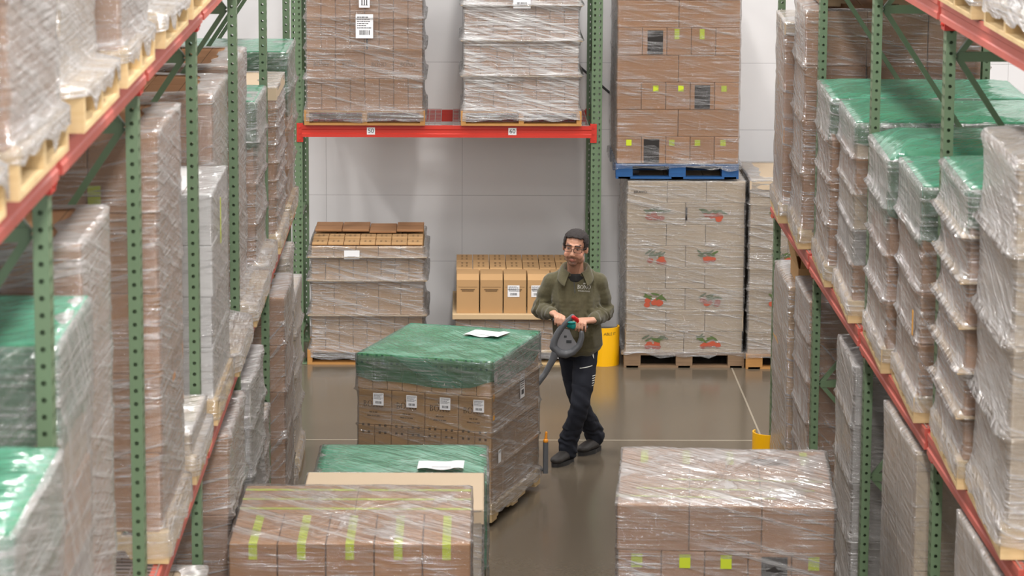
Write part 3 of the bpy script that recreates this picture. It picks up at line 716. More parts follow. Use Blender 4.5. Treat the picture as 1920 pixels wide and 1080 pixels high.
def bono_mesh(s, mat, lines=True, crown=True):
    mb = MB(); x = 0
    for g in (glyph_B, glyph_O, glyph_N, glyph_O): x += g(mb, x, s)*s
    wd = x-0.1*s
    if crown:
        cx = wd/2; z0 = 1.25*s; a_ = 0.28*s
        mb.add([(cx-a_, 0, z0), (cx+a_, 0, z0), (cx+a_, 0, z0+0.08*s), (cx-a_, 0, z0+0.08*s)], [(0, 1, 2, 3)])
        for k in (-1, 0, 1):
            mb.add([(cx+k*a_*0.75-0.09*s, 0, z0+0.12*s), (cx+k*a_*0.75+0.09*s, 0, z0+0.12*s), (cx+k*a_*0.95, 0, z0+(0.46 if k == 0 else 0.38)*s)], [(0, 1, 2)])
    if lines:
        for (z, ws) in ((-0.95*s, (0.5, 0.22, 0.4)), (-1.55*s, (0.75, 0.25, 0.22, 0.55))):
            tot = sum(ws)*s+0.12*s*(len(ws)-1); xx = wd/2-tot/2
            for w_ in ws:
                k = 0
                while k < w_*s:
                    e = min(0.09*s, w_*s-k); mb.add([(xx+k, 0, z), (xx+k+e, 0, z), (xx+k+e, 0, z+0.22*s), (xx+k, 0, z+0.22*s)], [(0, 1, 2, 3)]); k += 0.12*s
                xx += w_*s+0.12*s
    me = mb.mesh('lettering', [mat])
    for v in me.vertices: v.co.x -= wd/2
    return me
BONO = bono_mesh(0.042, M_['print'])
BONO_W = bono_mesh(0.036, M_['print'], lines=False)
LBL = label_mesh(0.075, 0.085, 5)
BW = 1.01
def loadB(label, xl, yf, z, W_, D_, layers, **k): return load(label, None, (xl+W_/2, yf+D_/2, z), 0, W_, D_, layers, **k)
A = loadB('wrapped load of cartons above the tag 50 on the rear rack', -1.322, 25.68, 2.05, BW, 1.15, [(0.264, 8, 4), (0.252, 4, 3), (0.252, 8, 4), (0.27, 8, 4), (0.26, 4, 3)],
          pal='wood_orange', pal_kw=dict(notch=False), ridge=0.026, film='film', amp=0.003, mk='kraft2', hem_z=0.04, boxW=0.965)
rt = A['root']
for c_ in A['cartons']:
    if c_[0] == 1 and c_[2] == 0: obj('printed_logo', BONO_W, c_[3], (0, -1.09/6-0.002, 0.10))
o = obj('paper_label', label_mesh(0.145, 0.20, 6), rt, (0.0, -0.575, 0.83), label='large white label with barcode')
lb = patch('paper_label', rt, 0.0, -0.575, 1.03, 0.09, 0.09, M_['paper'], label='white label reading III')
mb = MB()
for k in (-1, 0, 1):
    mb.box(k*0.02-0.004, -0.001, -0.026, k*0.02+0.004, 0, 0.026)
    for zz in (-0.026, 0.023): mb.box(k*0.02-0.009, -0.001, zz, k*0.02+0.009, 0, zz+0.003)
obj('printed_numeral', mb.mesh('numeral', [M_['ink']]), lb, (0, -0.0015, 0))
patch('strapping_mark', rt, 0.02, -0.548, 0.71, 0.012, 0.15, M_['blackprint'])
A = loadB('wrapped load of cartons with bright glossy film above the tag 60 on the rear rack', -0.012, 25.68, 2.05, BW, 1.15, [(0.294, 8, 4), (0.295, 7, 3), (0.295, 8, 4), (0.29, 7, 3), (0.25, 8, 4)],
          pal='wood_orange', pal_kw=dict(notch=False), ridge=0.036, pads=True, film='film_bright', amp=0.004, mk='kraft2', hem_z=0.05, boxW=0.95)
obj('paper_label', label_mesh(0.145, 0.15, 3), A['root'], (0.0, -0.58, 1.06), label='white label with barcode')
# floor load left, under the beam
A = loadB('wrapped floor load with a bare brown flap top below the tag 50', -1.31, 25.72, 0.0, 1.02, 1.15, [(0.30, 8, 4), (0.30, 5, 3), (0.20, 8, 4), (0.09, 5, 3)],
          pal='wood_orange', pal_kw=dict(notch=False), ridge=0.038, pads=True, film='film_heavy', amp=0.004, mk='kraft', boxW=0.94, capfilm=None)
obj('paper_label', label_mesh(0.13, 0.075, 0), A['root'], (-0.13, -0.575, 0.945), label='white barcode label')
TOPP = MB()
for sx in (-1, 1):
    for zz in (0, 1): TOPP.box(sx*0.02-0.008, zz*0.05-0.012, 0, sx*0.02+0.008, zz*0.05+0.004, 0.0006)
TOPP = TOPP.mesh('marks', [M_['print']])
mb = MB(); zt_ = A['ztop']; w8 = 0.94/7
for i in range(7):
    for j in range(2):
        L_ = obj('top_flap', carton_mesh(w8-0.004, 0.20, 0.02, 'kraft'), A['root'], (-0.47+w8*(i+0.5), -0.42+0.22*j, zt_+0.002+j*0.012))
        obj('handling_marks', TOPP, L_, (0, -0.02, 0.0206))
for i in range(4):
    obj('top_flap', carton_mesh(0.94/4-0.004, 0.42, 0.02, 'kraft2'), A['root'], (-0.47+0.235*(i+0.5), 0.24, zt_+0.03 - (0.012 if i == 2 else 0)))
# centre load: wrapped base, cardboard sheet, loose cartons on top
A = loadB('wrapped pallet load behind the walking man, its lower half carrying loose cartons', -0.08, 25.72, 0.0, 1.06, 1.1, [(0.13, 5, 3), (0.135, 8, 4)],
          pal='wood', film='film_heavy', amp=0.01, mk='kraft', hem_z=0.05, boxW=1.0, capfilm=None, vfold=0.01)
zt_ = A['ztop']+0.004
mb = MB(); mb.box(-0.53, -0.57, 0, 0.53, 0.55, 0.045, bev=0.003)
thing('cardboard_tray', 'pale cardboard sheet under the row of loose cartons behind the man', 'cardboard', (0.45, 26.27, zt_), 0, None, mb.mesh('tray', [M_['pad']]))
zt_ += 0.046
PRN = MB()
for k, ww in ((0, 0.12), (1, 0.10)):
    x = -ww/2
    while x < ww/2: PRN.box(x, -0.001, -k*0.012, min(x+0.008, ww/2), 0, -k*0.012+0.007); x += 0.010
PRN = PRN.mesh('print_lines', [M_['print']])
cw = 1.0/5
FL = ['unlabelled loose carton at the left end of the row behind the man', 'unlabelled loose carton second from the left behind the man',
      'loose carton with a full white label in view, left of the man', 'loose carton whose white label is half hidden by the man', 'loose carton at the right end of the row, behind the man']
def shaped_carton(w_, d, h, bev=0.045):
    """carton with a sloping front shoulder flap"""
    mb = MB(); mb.prism([(-d/2, 0), (d/2, 0), (d/2, h), (-d/2+bev, h), (-d/2, h-bev)], -w_/2, w_/2, axis='x'); return recalc(mb.mesh('carton', [M_['kraft']]))
fc = shaped_carton(cw-0.012, 0.29, 0.33)
for i in range(5):
    c_ = thing('carton', FL[i], 'carton', (-0.05+cw*(i+0.5), 25.90, zt_), 0, 'loose cartons on the cardboard sheet', fc)
    if i in (2, 3): obj('paper_label', label_mesh(0.10, 0.10, 5), c_, (-0.012, -0.147, 0.19), label='white barcode label')
    obj('printed_text', PRN, c_, (0, -0.147, 0.20))
    patch('flap_edge', c_, 0, -0.1455, 0.225, cw-0.04, 0.002, M_['print'])
cw2 = 1.0/7
bc = shaped_carton(cw2-0.006, 0.34, 0.335, 0.02)
for j in range(2):
    for i in range(7):
        c_ = thing('carton', 'narrow loose carton in the rear rows on the cardboard sheet, printed flaps on top', 'carton', (-0.05+cw2*(i+0.5), 26.235+0.36*j, zt_), 0, 'narrow loose cartons in the rear rows', bc)
        obj('handling_marks', TOPP, c_, (0, -0.08, 0.336)); obj('handling_marks', TOPP, c_, (0, 0.06, 0.336))

# ------------------------------------------------------------------ stacks right of the rear rack
A = loadB('wrapped stack of cartons printed with red fruit, on the floor beneath the blue pallet', 1.375, 25.62, 0.0, 1.02, 1.2, [(0.183, 2, 3), (0.183, 3, 3)]*4,
          pal='wood_old', pal_kw=dict(block=True), film='film', amp=0.006, mk='pale', hem=0.05, hem_z=0.09, capfilm='rim', boxW=0.99)
def fruit(parent, x, y, z, seed):
    rn = random.Random(seed); mb = MB(); S_ = 1.5
    def disc(mb, cx, cz, rx, rz_, a_, mi, dy):
        n = 10; cx *= S_; cz *= S_*0.85; rx *= S_; rz_ *= S_*0.9; mb.add([(cx+rx*math.cos(t_)*math.cos(a_)-rz_*math.sin(t_)*math.sin(a_), -dy, cz+rx*math.cos(t_)*math.sin(a_)+rz_*math.sin(t_)*math.cos(a_)) for t_ in [2*math.pi*k/n for k in range(n)]], [tuple(range(n))], mi)
    for k in range(6): disc(mb, rn.uniform(-0.05, 0.05), rn.uniform(-0.03, 0.005), 0.018, 0.017, 0, 0, 0.0005+k*0.0001)
    for k in range(7): disc(mb, rn.uniform(-0.065, 0.065), rn.uniform(0.015, 0.045), 0.026, 0.007, rn.uniform(-0.8, 0.8), 1, 0.0012+k*0.0001)
    obj('fruit_print', mb.mesh('fruit', [M_['tomred'], M_['tomgreen']]), parent, (x, y, z))
for li in (6, 4, 2, 0):
    for u in (-0.26, 0.22): fruit(A['root'], u, -0.582, 0.126+0.183*(li+0.45), li*7+int(u*50))
    patch('black_seam_tape', A['root'], 0.0, -0.582, 0.126+0.183*(li+0.5), 0.016, 0.11, M_['blackprint']) if li == 6 else None
obj('printed_text', text_mesh('BRAVO', 0.034, M_['ink']), A['root'], (-0.39, -0.585, 1.50))
TL = [(0.235, 2, 3), (0.235, 5, 3)]
A = load('brown stack with lime tape and black panels on a blue pallet', None, (1.805, 26.22, 1.612), 0, 1.03, 1.15, [(0.228, 5, 3), (0.228, 2, 3)]*3+[(0.228, 5, 3)],
         pal='blue', pal_kw=dict(block=True), film='film_light', amp=0.006, mk='kraft2', hem=0.03, hem_z=0.085, boxW=1.02, boxD=1.12)
def taped(A, li, us, black, y=None, w_=0.04, h=0.085):
    zt = A['bounds'][li]; y = -A['bd']/2-0.0045 if y is None else y
    for u in us: patch('packing_tape', A['root'], u, y, zt-0.05, w_, h, M_['tape'])
    if black is not None: patch('black_panel', A['root'], black, y, zt-0.12, 0.13, 0.20, M_['blackprint'])
taped(A, 0, (-0.41, -0.05, 0.165, 0.38), -0.22, w_=0.045, h=0.05)
taped(A, 2, (-0.19, 0.02, 0.38), 0.20, w_=0.045, h=0.05)
taped(A, 4, (-0.02, 0.19), -0.20)
A = loadB('pale wrapped load on the floor, partly behind the far right upright', 2.405, 25.57, 0.0, 1.0, 1.2, [(0.183, 3, 3)]*8,
          pal='wood_orange', pal_kw=dict(block=True), film='film', amp=0.008, mk='pale', ridge=0.012, topcap='pale', hem_z=0.09)
for li in (6, 4, 2):
    for u in (-0.1, 0.3): fruit(A['root'], u-0.12, -0.584, 0.126+0.183*(li+0.45), li*5+int(u*50))

# ------------------------------------------------------------------ aisle loads in the foreground
A = load('lime-taped brown carton load under clear film at the bottom left of the aisle', None, (-0.545, 15.32, 0), R(-0.3), 1.2, 1.2, [(0.306, 5, 3)]*3+[(0.306, 5, 1)],
         film='film_light', amp=0.006, mk='kraft2', capfilm='full', boxW=1.19, boxD=1.19, vfold=0.02)
for c_ in list(A['cartons']):
    if c_[0] == 3:
        bpy.data.objects.remove(c_[3])
rt = A['root']; zb = A['bounds'][2]
for i in range(5):
    c_ = obj('carton', carton_mesh(0.233, 0.60, 0.304, 'kraft2'), rt, (-0.476+0.238*i, -0.295, zb+0.001))
    mb = MB(); mb.box(-0.021, -0.302, 0.304, 0.021, 0.26, 0.3055); mb.box(-0.021, -0.3022, 0.225, 0.021, -0.3005, 0.3055)
    obj('packing_tape', mb.mesh('tape', [M_['tape']]), c_, (0, 0, 0))
for j in range(3):
    for i in range(2):
        c_ = obj('carton', carton_mesh(0.592, 0.195, 0.304, 'kraft2'), rt, (-0.297+0.594*i, 0.105+0.2*j, zb+0.001))
        mb = MB(); mb.box(-0.296, -0.02, 0.3044, 0.296, 0.02, 0.3062); obj('packing_tape', mb.mesh('tape', [M_['tape']]), c_, (0, 0, 0))
A = load('pale cardboard-topped load squeezed between the taped load and the green-topped one', None, (-0.37, 16.48, 0), R(-0.4), 1.0, 0.86, [(0.26, 3, 2)]*4,
         film='film_heavy', amp=0.006, mk='pale', topcap='pale', capfilm=None, boxW=0.97, boxD=0.83)
A = load('green-topped load with a document on top, behind the front left loads', None, (-0.35, 17.84, 0), R(-0.5), 1.02, 1.02, [(0.22, 4, 3)]*4,
         film='film_light', amp=0.01, mk='kraft2', green=True, greenW=0.7, dome=0.02, vfold=0.015, boxW=0.99, boxD=0.99, capfilm='full')
pp = thing('paper_document', 'white paper sheet lying on the nearer green-topped load', 'paper', (-0.12, 17.62, A['ztop']+0.052), R(-2), None, patch('x', None, 0, 0, 0, 0.27, 0.19, M_['paper'], 'top').data)
pp.rotation_euler = (R(-90), 0, R(0))
bpy.data.objects.remove(bpy.data.objects['x'])
def docmesh(w_, h):
    mb = MB(); n = 10
    for i in range(n):
        for j in range(6):
            f_ = lambda a_, b_: (-w_/2+w_*a_/n, -h/2+h*b_/6, 0.006*math.sin(a_*0.9)*(1 if b_ < 3 else 0.3)+0.004*(a_ > 7))
            p4 = [f_(i, j), f_(i+1, j), f_(i+1, j+1), f_(i, j+1)]; mb.add(p4, [(0, 1, 2, 3)])
    mb.box(-0.05, -h/2+0.012, 0.009, 0.06, -h/2+0.018, 0.0095, 1)
    return mb.mesh('paper', [M_['paper'], M_['ink']])
pp.data = docmesh(0.27, 0.20); pp.rotation_euler = (0, 0, R(-2))
A = load('taped brown carton load under glossy film at the bottom right of the aisle', None, (1.36, 15.5, 0), R(-4.2), 1.1, 1.26, [(0.225, 5, 3), (0.228, 2, 3), (0.23, 5, 3), (0.23, 2, 3), (0.23, 5, 3), (0.235, 3, 4)],
         film='film', amp=0.007, mk='kraft2', capfilm='full', boxW=1.08, boxD=1.24, vfold=0.006)
taped(A, 4, (-0.44, -0.2, 0.005, 0.44), 0.245, w_=0.055, h=0.07); rt = A['root']; zt_ = A['ztop']
bpk = [o for o in rt.children if o.name.startswith('black_panel')]
for (x, y, w_, d) in ((-0.15, -0.45, 0.8, 0.028), (0.0, -0.28, 0.9, 0.028), (0.25, -0.08, 0.5, 0.028), (-0.15, -0.08, 0.28, 0.028), (-0.42, 0.42, 0.04, 0.3), (-0.2, 0.42, 0.04, 0.3), (0.03, 0.42, 0.04, 0.3), (0.42, 0.42, 0.04, 0.3)):
    mb = MB(); mb.box(-w_/2, -d/2, 0, w_/2, d/2, 0.0015); obj('packing_tape', mb.mesh('tape', [M_['tape']]), rt, (x, y, zt_+0.001))
mb = MB(); mb.box(-0.10, -0.07, 0, 0.10, 0.07, 0.001); obj('black_panel', mb.mesh('panel', [M_['blackprint']]), rt, (0.24, 0.34, zt_+0.001))

# load on the jack
JR = R(-17.5)
Q = Matrix.Rotation(JR, 3, 'Z')
fr = Vector((0.205, 20.25, 0)); ctr = fr - Q @ Vector((0.485, -0.59, 0))
JZ = 0.03
A = load('green-topped load of printed cartons being moved on the pallet jack', None, (ctr.x, ctr.y, JZ), JR, 0.97, 1.18, [(0.245, 8, 4), (0.245, 8, 4), (0.245, 4, 3), (0.238, 9, 4)],
         film='film_light', amp=0.004, mk='kraft', green=True, greenW=0.19, dome=0.0, ridge=0.012, pads=False, boxW=0.95, boxD=1.15, hem=0.03, hem_z=0.05, capfilm=None)
rt = A['root']
for c_ in A['cartons']:
    li, i, j, o = c_
    if li == 2 and j == 0:
        obj('printed_logo', BONO, o, (-0.01, -1.15/6-0.0005, 0.125))
    if li == 3 and j == 0: obj('handling_marks', TOPP, o, (0, -1.15/8-0.001, 0.19)).rotation_euler = (R(90), 0, 0)
    if li == 1 and j == 0: obj('handling_marks', TOPP, o, (0, -1.15/8-0.001, 0.20)).rotation_euler = (R(90), 0, 0)
for k in range(4): obj('paper_label', LBL, rt, (-0.475+0.95/4*(k+0.5)+0.035, -0.592, 0.126+0.49+0.185), label='white barcode label')
obj('paper_label', label_mesh(0.10, 0.17, 6), rt, (0.488, 0.12, 0.126+0.49+0.19)).rotation_euler = (0, 0, R(90))
obj('paper_label', label_mesh(0.06, 0.07, 2, False), rt, (0.488, -0.52, 0.126+0.735+0.13)).rotation_euler = (0, 0, R(90))
obj('paper_label', label_mesh(0.06, 0.09, 2, False), rt, (0.488, -0.42, 0.126+0.30)).rotation_euler = (0, 0, R(90))
for z in (0.65, 0.78): face_patch(A, 'warning_sticker', 'right', -0.545, 0.126+z-0.05, 0.04, 0.05, M_['orange_sticker'], off=0.008)
TOP = Q @ Vector((0.17, 0.30, 0))
pd = thing('paper_document', 'white paper sheet lying on the green cover of the load on the jack', 'paper', (ctr.x+TOP.x, ctr.y+TOP.y, JZ+A['ztop']+0.02), JR+R(-8), None, docmesh(0.27, 0.21))

# ------------------------------------------------------------------ post guards, wall cable
def guard(label, x, y, rz, h, text=None, r=0.135, z=0.0):
    n = 28; a0, a1 = R(-200), R(20); vs = []; fs = []
    for i in range(n+1):
        a_ = a0+(a1-a0)*i/n
        for rr in (r, r-0.012):
            for zz in (0, h): vs.append((rr*math.cos(a_), rr*math.sin(a_), zz))
    for i in range(n):
        b = 4*i; fs += [(b, b+4, b+5, b+1), (b+3, b+7, b+6, b+2), (b+1, b+5, b+7, b+3), (b+2, b+6, b+4, b)]
    fs += [(0, 1, 3, 2), (4*n+2, 4*n+3, 4*n+1, 4*n)]
    g = thing('post_guard', label, 'post guard', (x, y, z), rz, None, recalc(me_from(vs, fs, 'guard', [M_['yellow']])))
    if text:
        tm = text_mesh(text, 0.034, M_['ink']); 
        for v in tm.vertices:
            a_ = v.co.x/r; z_ = v.co.z; v.co = Vector(((r+0.001)*math.sin(a_), -(r+0.001)*math.cos(a_), z_))
        obj('printed_text', tm, g, (0, 0, h-0.05), R(22))
    return g
guard('yellow post guard around the rear rack upright behind the man', BX0+BAY+0.08, BY+0.03, 0, 0.33, 'ABLE IT')
guard('yellow post guard at the foot of the far right upright, behind the taped load', 2.235, 21.73, R(-12), 0.33)
mb = MB(); pts = [(0.55, WALL_Y-0.03, 2.80), (0.8, WALL_Y-0.03, 2.58), (1.05, WALL_Y-0.03, 2.36), (1.4, WALL_Y-0.03, 2.06), (1.7, WALL_Y-0.03, 1.82)]
for a_, b_ in zip(pts[:-1], pts[1:]): mb.rod(a_, b_, 0.011, 8)
for p_ in pts[1::2]: mb.box(p_[0]-0.015, WALL_Y-0.03, p_[2]-0.015, p_[0]+0.015, WALL_Y, p_[2]+0.015)
thing('wall_cable', 'dark cable running diagonally down the rear wall behind the rack', 'cable', (0, 0, 0), 0, None, mb.mesh('cable', [M_['plastic_dark']]))
# ------------------------------------------------------------------ pallet jack
_ico = bmesh.new(); bmesh.ops.create_icosphere(_ico, subdivisions=2, radius=1.0)
ICO_V = [v.co.copy() for v in _ico.verts]; ICO_F = [tuple(v.index for v in f.verts) for f in _ico.faces]; _ico.free()
def ell(mb, c_, r, rot=None):
    c_ = Vector(c_); r = Vector((r, r, r)) if isinstance(r, (int, float)) else Vector(r)
    vs = []
    for v in ICO_V:
        q = Vector((v.x*r.x, v.y*r.y, v.z*r.z)); q = rot @ q if rot is not None else q; vs.append(c_+q)
    mb.add(vs, ICO_F)
def limb(mb, pts, M=None):
    """pts: [(pos, r)] swept spheres"""
    for (a_, ra), (b_, rb) in zip(pts[:-1], pts[1:]):
        a_ = Vector(a_); b_ = Vector(b_); fa = ra if isinstance(ra, tuple) else (ra,)*3; fb = rb if isinstance(rb, tuple) else (rb,)*3
        d = (b_-a_).length; n = max(1, int(d/(0.32*min(min(fa), min(fb))))+1)
        for k in range(n+1):
            f_ = k/n; r = tuple(fa[i]+(fb[i]-fa[i])*f_ for i in range(3)); p_ = a_.lerp(b_, f_)
            if M is None: ell(mb, p_, r)
            else: ell(mb, M @ p_, r, M.to_3x3())
JY = 21.80
BARA = Vector((0.655, JY+0.03, 1.128)); BARB = Vector((0.905, JY+0.03, 1.072))
JM = Matrix.Translation((ctr.x, ctr.y, 0)) @ Matrix.Rotation(JR, 4, 'Z')
jk = thing('pallet_jack', 'dark grey electric pallet jack under the green-topped load, tiller held by the man', 'pallet jack', (0, 0, 0))
mb = MB()
for sx in (-0.19, 0.19):
    mb.box(sx-0.075, -0.56, 0.045, sx+0.075, 0.62, 0.062, mat=JM); mb.box(sx-0.06, -0.5, 0.012, sx+0.06, -0.38, 0.045, mat=JM)
obj('fork', mb.mesh('forks', [M_['plastic_dark']]), jk)
mb = MB(); mb.box(-0.32, 0.62, 0.04, 0.32, 0.84, 0.62, mat=JM, bev=0.03); mb.box(-0.30, 0.62, 0.62, 0.30, 0.80, 0.66, mat=JM, bev=0.01)
obj('chassis', mb.mesh('chassis', [M_['plastic_grey']]), jk)
mb = MB(); mb.rod(JM @ Vector((0, 0.78, 0.0)) + Vector((0, 0, 0.10)), JM @ Vector((0.09, 0.78, 0.10)), 0.10, 16); obj('drive_wheel', mb.mesh('wheel', [M_['black']]), jk)
mb = MB(); sg_ = JM @ Vector((0.503, 0.60, 0)); sg_.x = 0.597
mb.rod((sg_.x, sg_.y-0.03, 0.11), (sg_.x, sg_.y-0.03, 0.335), 0.019, 12); mb.rod((sg_.x, sg_.y-0.03, 0.13), (0.42, sg_.y+0.20, 0.13), 0.012, 8)
sg2 = obj('side_guard', mb.mesh('guard', [M_['plastic_grey']]), jk)
mb = MB(); ell(mb, (sg_.x, sg_.y-0.03, 0.345), (0.019, 0.019, 0.02)); limb(mb, [((sg_.x, sg_.y-0.03, 0.345), 0.012), ((sg_.x+0.004, sg_.y-0.03, 0.405), 0.009)])
obj('orange_cap', mb.mesh('cap', [M_['orange']], True), sg2)
piv = JM @ Vector((0.02, 0.86, 0.30))
mb = MB()
limb(mb, [(piv, (0.035, 0.03, 0.03)), ((0.50, JY-0.02, 0.61), (0.024, 0.022, 0.026)), ((0.60, JY, 0.735), (0.022, 0.02, 0.026)), ((0.655, JY, 0.84), (0.026, 0.022, 0.03)), ((0.68, JY, 0.90), (0.036, 0.024, 0.03))])
obj('tiller_arm', remesh(mb.mesh('t', []), 0.007, 5, [M_['plastic_grey']]), jk)
mb = MB(); P_ = lambda x, z, y=0: Vector((x, JY+y, z))
band = [(0.795, 1.160, .016), (0.760, 1.125, .019), (0.722, 1.085, .020), (0.690, 1.035, .021), (0.667, 0.985, .022), (0.658, 0.935, .024), (0.700, 0.892, .027), (0.750, 0.882, .026), (0.800, 0.900, .024), (0.845, 0.945, .020), (0.862, 1.000, .018), (0.862, 1.04, .016)]
limb(mb, [(P_(x, z, 0.0), (r*1.2, r*1.1, r*1.2)) for x, z, r in band])
hd_ = obj('control_handle', remesh(mb.mesh('t', []), 0.006, 5, [M_['plastic_grey']]), jk)
mb = MB(); pn = [(0.735, 1.07), (0.700, 1.02), (0.680, 0.975), (0.672, 0.93), (0.71, 0.91), (0.79, 0.915), (0.835, 0.95), (0.80, 1.0), (0.775, 1.06)]
mb.prism([(x, z) for x, z in pn], JY-0.004, JY+0.02, axis='y'); obj('console_panel', recalc(mb.mesh('panel', [mat_plain('light_grey_plastic', srgb(128, 128, 132), 0.35)])), hd_)
mb = MB(); mb.box(0.752, JY-0.007, 0.965, 0.790, JY-0.004, 0.985); mb.box(0.735, JY-0.007, 1.005, 0.755, JY-0.004, 1.02, 0); obj('console_display', mb.mesh('disp', [M_['plastic_dark']]), hd_)
mb = MB(); mb.rod(BARA, BARB, 0.014, 12); obj('handle_grip', mb.mesh('bar', [M_['plastic_dark']]), hd_)
mb = MB(); limb(mb, [((0.765, JY+0.02, 1.10), (0.022, 0.026, 0.03)), ((0.80, JY+0.0, 1.092), (0.026, 0.026, 0.03))]); ell(mb, (0.79, JY-0.022, 1.118), (0.034, 0.012, 0.011)); ell(mb, (0.706, JY+0.0, 1.118), (0.012, 0.012, 0.012))
obj('throttle_knob', remesh(mb.mesh('t', []), 0.005, 3, [M_['teal']]), hd_)
mb = MB(); limb(mb, [((0.800, JY-0.01, 1.155), 0.016), ((0.826, JY-0.0, 1.135), 0.017), ((0.838, JY+0.01, 1.105), 0.012)]); obj('safety_button', remesh(mb.mesh('t', []), 0.005, 3, [M_['button_red']]), hd_)

# ------------------------------------------------------------------ the man
HC = Vector((0.822, 22.075, 1.614))
HM = Matrix.Translation(HC) @ Matrix.Rotation(R(-14), 4, 'Z') @ Matrix.Rotation(R(11), 4, 'X') @ Matrix.Rotation(R(6), 4, 'Y') @ Matrix.Diagonal((1.13, 1.04, 1.04, 1))
W_R, W_L = Vector((0.664, 21.955, 1.150)), Vector((0.945, 21.945, 1.105))
SH_R, SH_L = Vector((0.662, 22.20, 1.335)), Vector((0.992, 22.19, 1.338))
EL_R, EL_L = Vector((0.570, 22.235, 1.125)), Vector((1.052, 22.235, 1.110))
HIP_R, HIP_L = Vector((0.775, 22.26, 0.86)), Vector((0.925, 22.22, 0.86))
KN_R, KN_L = Vector((0.855, 22.30, 0.455)), Vector((0.868, 22.06, 0.462))
AN_R, AN_L = Vector((1.000, 22.53, 0.115)), Vector((0.785, 22.16, 0.105))
mb = MB()
def H(*p): return HM @ Vector(p)
HR = HM.to_3x3()
ell(mb, H(0, .012, .035), (.074, .092, .080), HR); ell(mb, H(0, -.018, -.02), (.066, .072, .075), HR)
ell(mb, H(0, -.022, -.066), (.058, .058, .043), HR); ell(mb, H(0, -.066, -.094), (.028, .020, .019), HR)
for s_ in (-1, 1):
    ell(mb, H(s_*.036, -.052, -.036), (.028, .028, .030), HR); ell(mb, H(s_*.026, -.079, .044), (.028, .012, .009), HR)
    ell(mb, H(s_*.010, -.099, -.022), (.009, .010, .008), HR); ell(mb, H(s_*.074, .004, -.006), (.011, .020, .031), HR)
    ell(mb, H(s_*.034, .004, -.080), (.030, .045, .033), HR)
limb(mb, [((0, -.080, .030), .010), ((0, -.104, -.016), .0135)], HM)
ell(mb, H(0, -.090, -.056), (.019, .008, .005), HR); ell(mb, H(0, -.089, -.066), (.016, .008, .006), HR)
limb(mb, [(H(0, .012, -.07), .060), (Vector((0.826, 22.15, 1.44)), .062), (Vector((0.828, 22.18, 1.36)), .075)])
limb(mb, [(SH_R, .055), ((0.826, 22.19, 1.36), .085), (SH_L, .055)])
limb(mb, [((0.826, 22.19, 1.36), .09), ((0.83, 22.18, 1.2), .13), ((0.84, 22.2, 1.0), .13), ((0.85, 22.24, 0.88), .13)])
for (a_, b_, c_) in ((SH_R, EL_R, W_R), (SH_L, EL_L, W_L)): limb(mb, [(a_, .05), (b_, .04), (c_, .028)])
for (a_, b_, c_) in ((HIP_R, KN_R, AN_R), (HIP_L, KN_L, AN_L)): limb(mb, [(a_, .08), (b_, .055), (c_, .035)])
for an, toe in ((AN_R, Vector((0.955, 22.48, 0.05))), (AN_L, Vector((0.755, 22.11, 0.05)))): limb(mb, [(an, .035), (an+Vector((0, 0, -.05)), .032), (toe, .026)])
# hands wrapped over the bar, knuckles towards the camera
bd_ = (BARB-BARA).normalized()
def hand(wr, s0, s1, tsign, spread=1.0):
    n = 4; kn = []
    for i in range(n):
        f_ = i/(n-1); c_ = BARA.lerp(BARB, s0+(s1-s0)*f_); ln = (1.0, 1.07, 1.0, 0.84)[i]; rr = (.0098, .0098, .0094, .0082)[i]
        K = c_+Vector((0, 0.006, 0.036)); p1 = c_+Vector((0, -0.030*ln, 0.026)); p2 = c_+Vector((0, -0.036*ln, -0.010)); p3 = c_+Vector((0, -0.018, -0.034*ln))
        limb(mb, [(K, rr*1.1), (p1, rr), (p2, rr*0.93), (p3, rr*0.85)]); kn.append(K)
    for i, K in enumerate(kn):
        w_ = wr + bd_*((i-1.5)*0.010*(1 if s1 > s0 else -1)); limb(mb, [(w_, .019), (w_.lerp(K, 0.55), .0175), (K, .0125)])
    th = kn[0] + (wr-kn[0])*0.55 + bd_*tsign*0.012
    c_ = BARA.lerp(BARB, s0)+bd_*tsign*0.024
    limb(mb, [(th, .015), (c_+Vector((0, 0.028, 0.004)), .0125), (c_+Vector((0, 0.012, -0.024)), .0105), (c_+Vector((0, -0.014, -0.028)), .009)])
hand(W_R, 0.32, 0.06, 1)       # his right hand: index finger towards the centre
hand(W_L, 0.66, 0.94, -1)
raw = mb.mesh('t', [])
body_me = remesh(raw, 0.0046, 3)
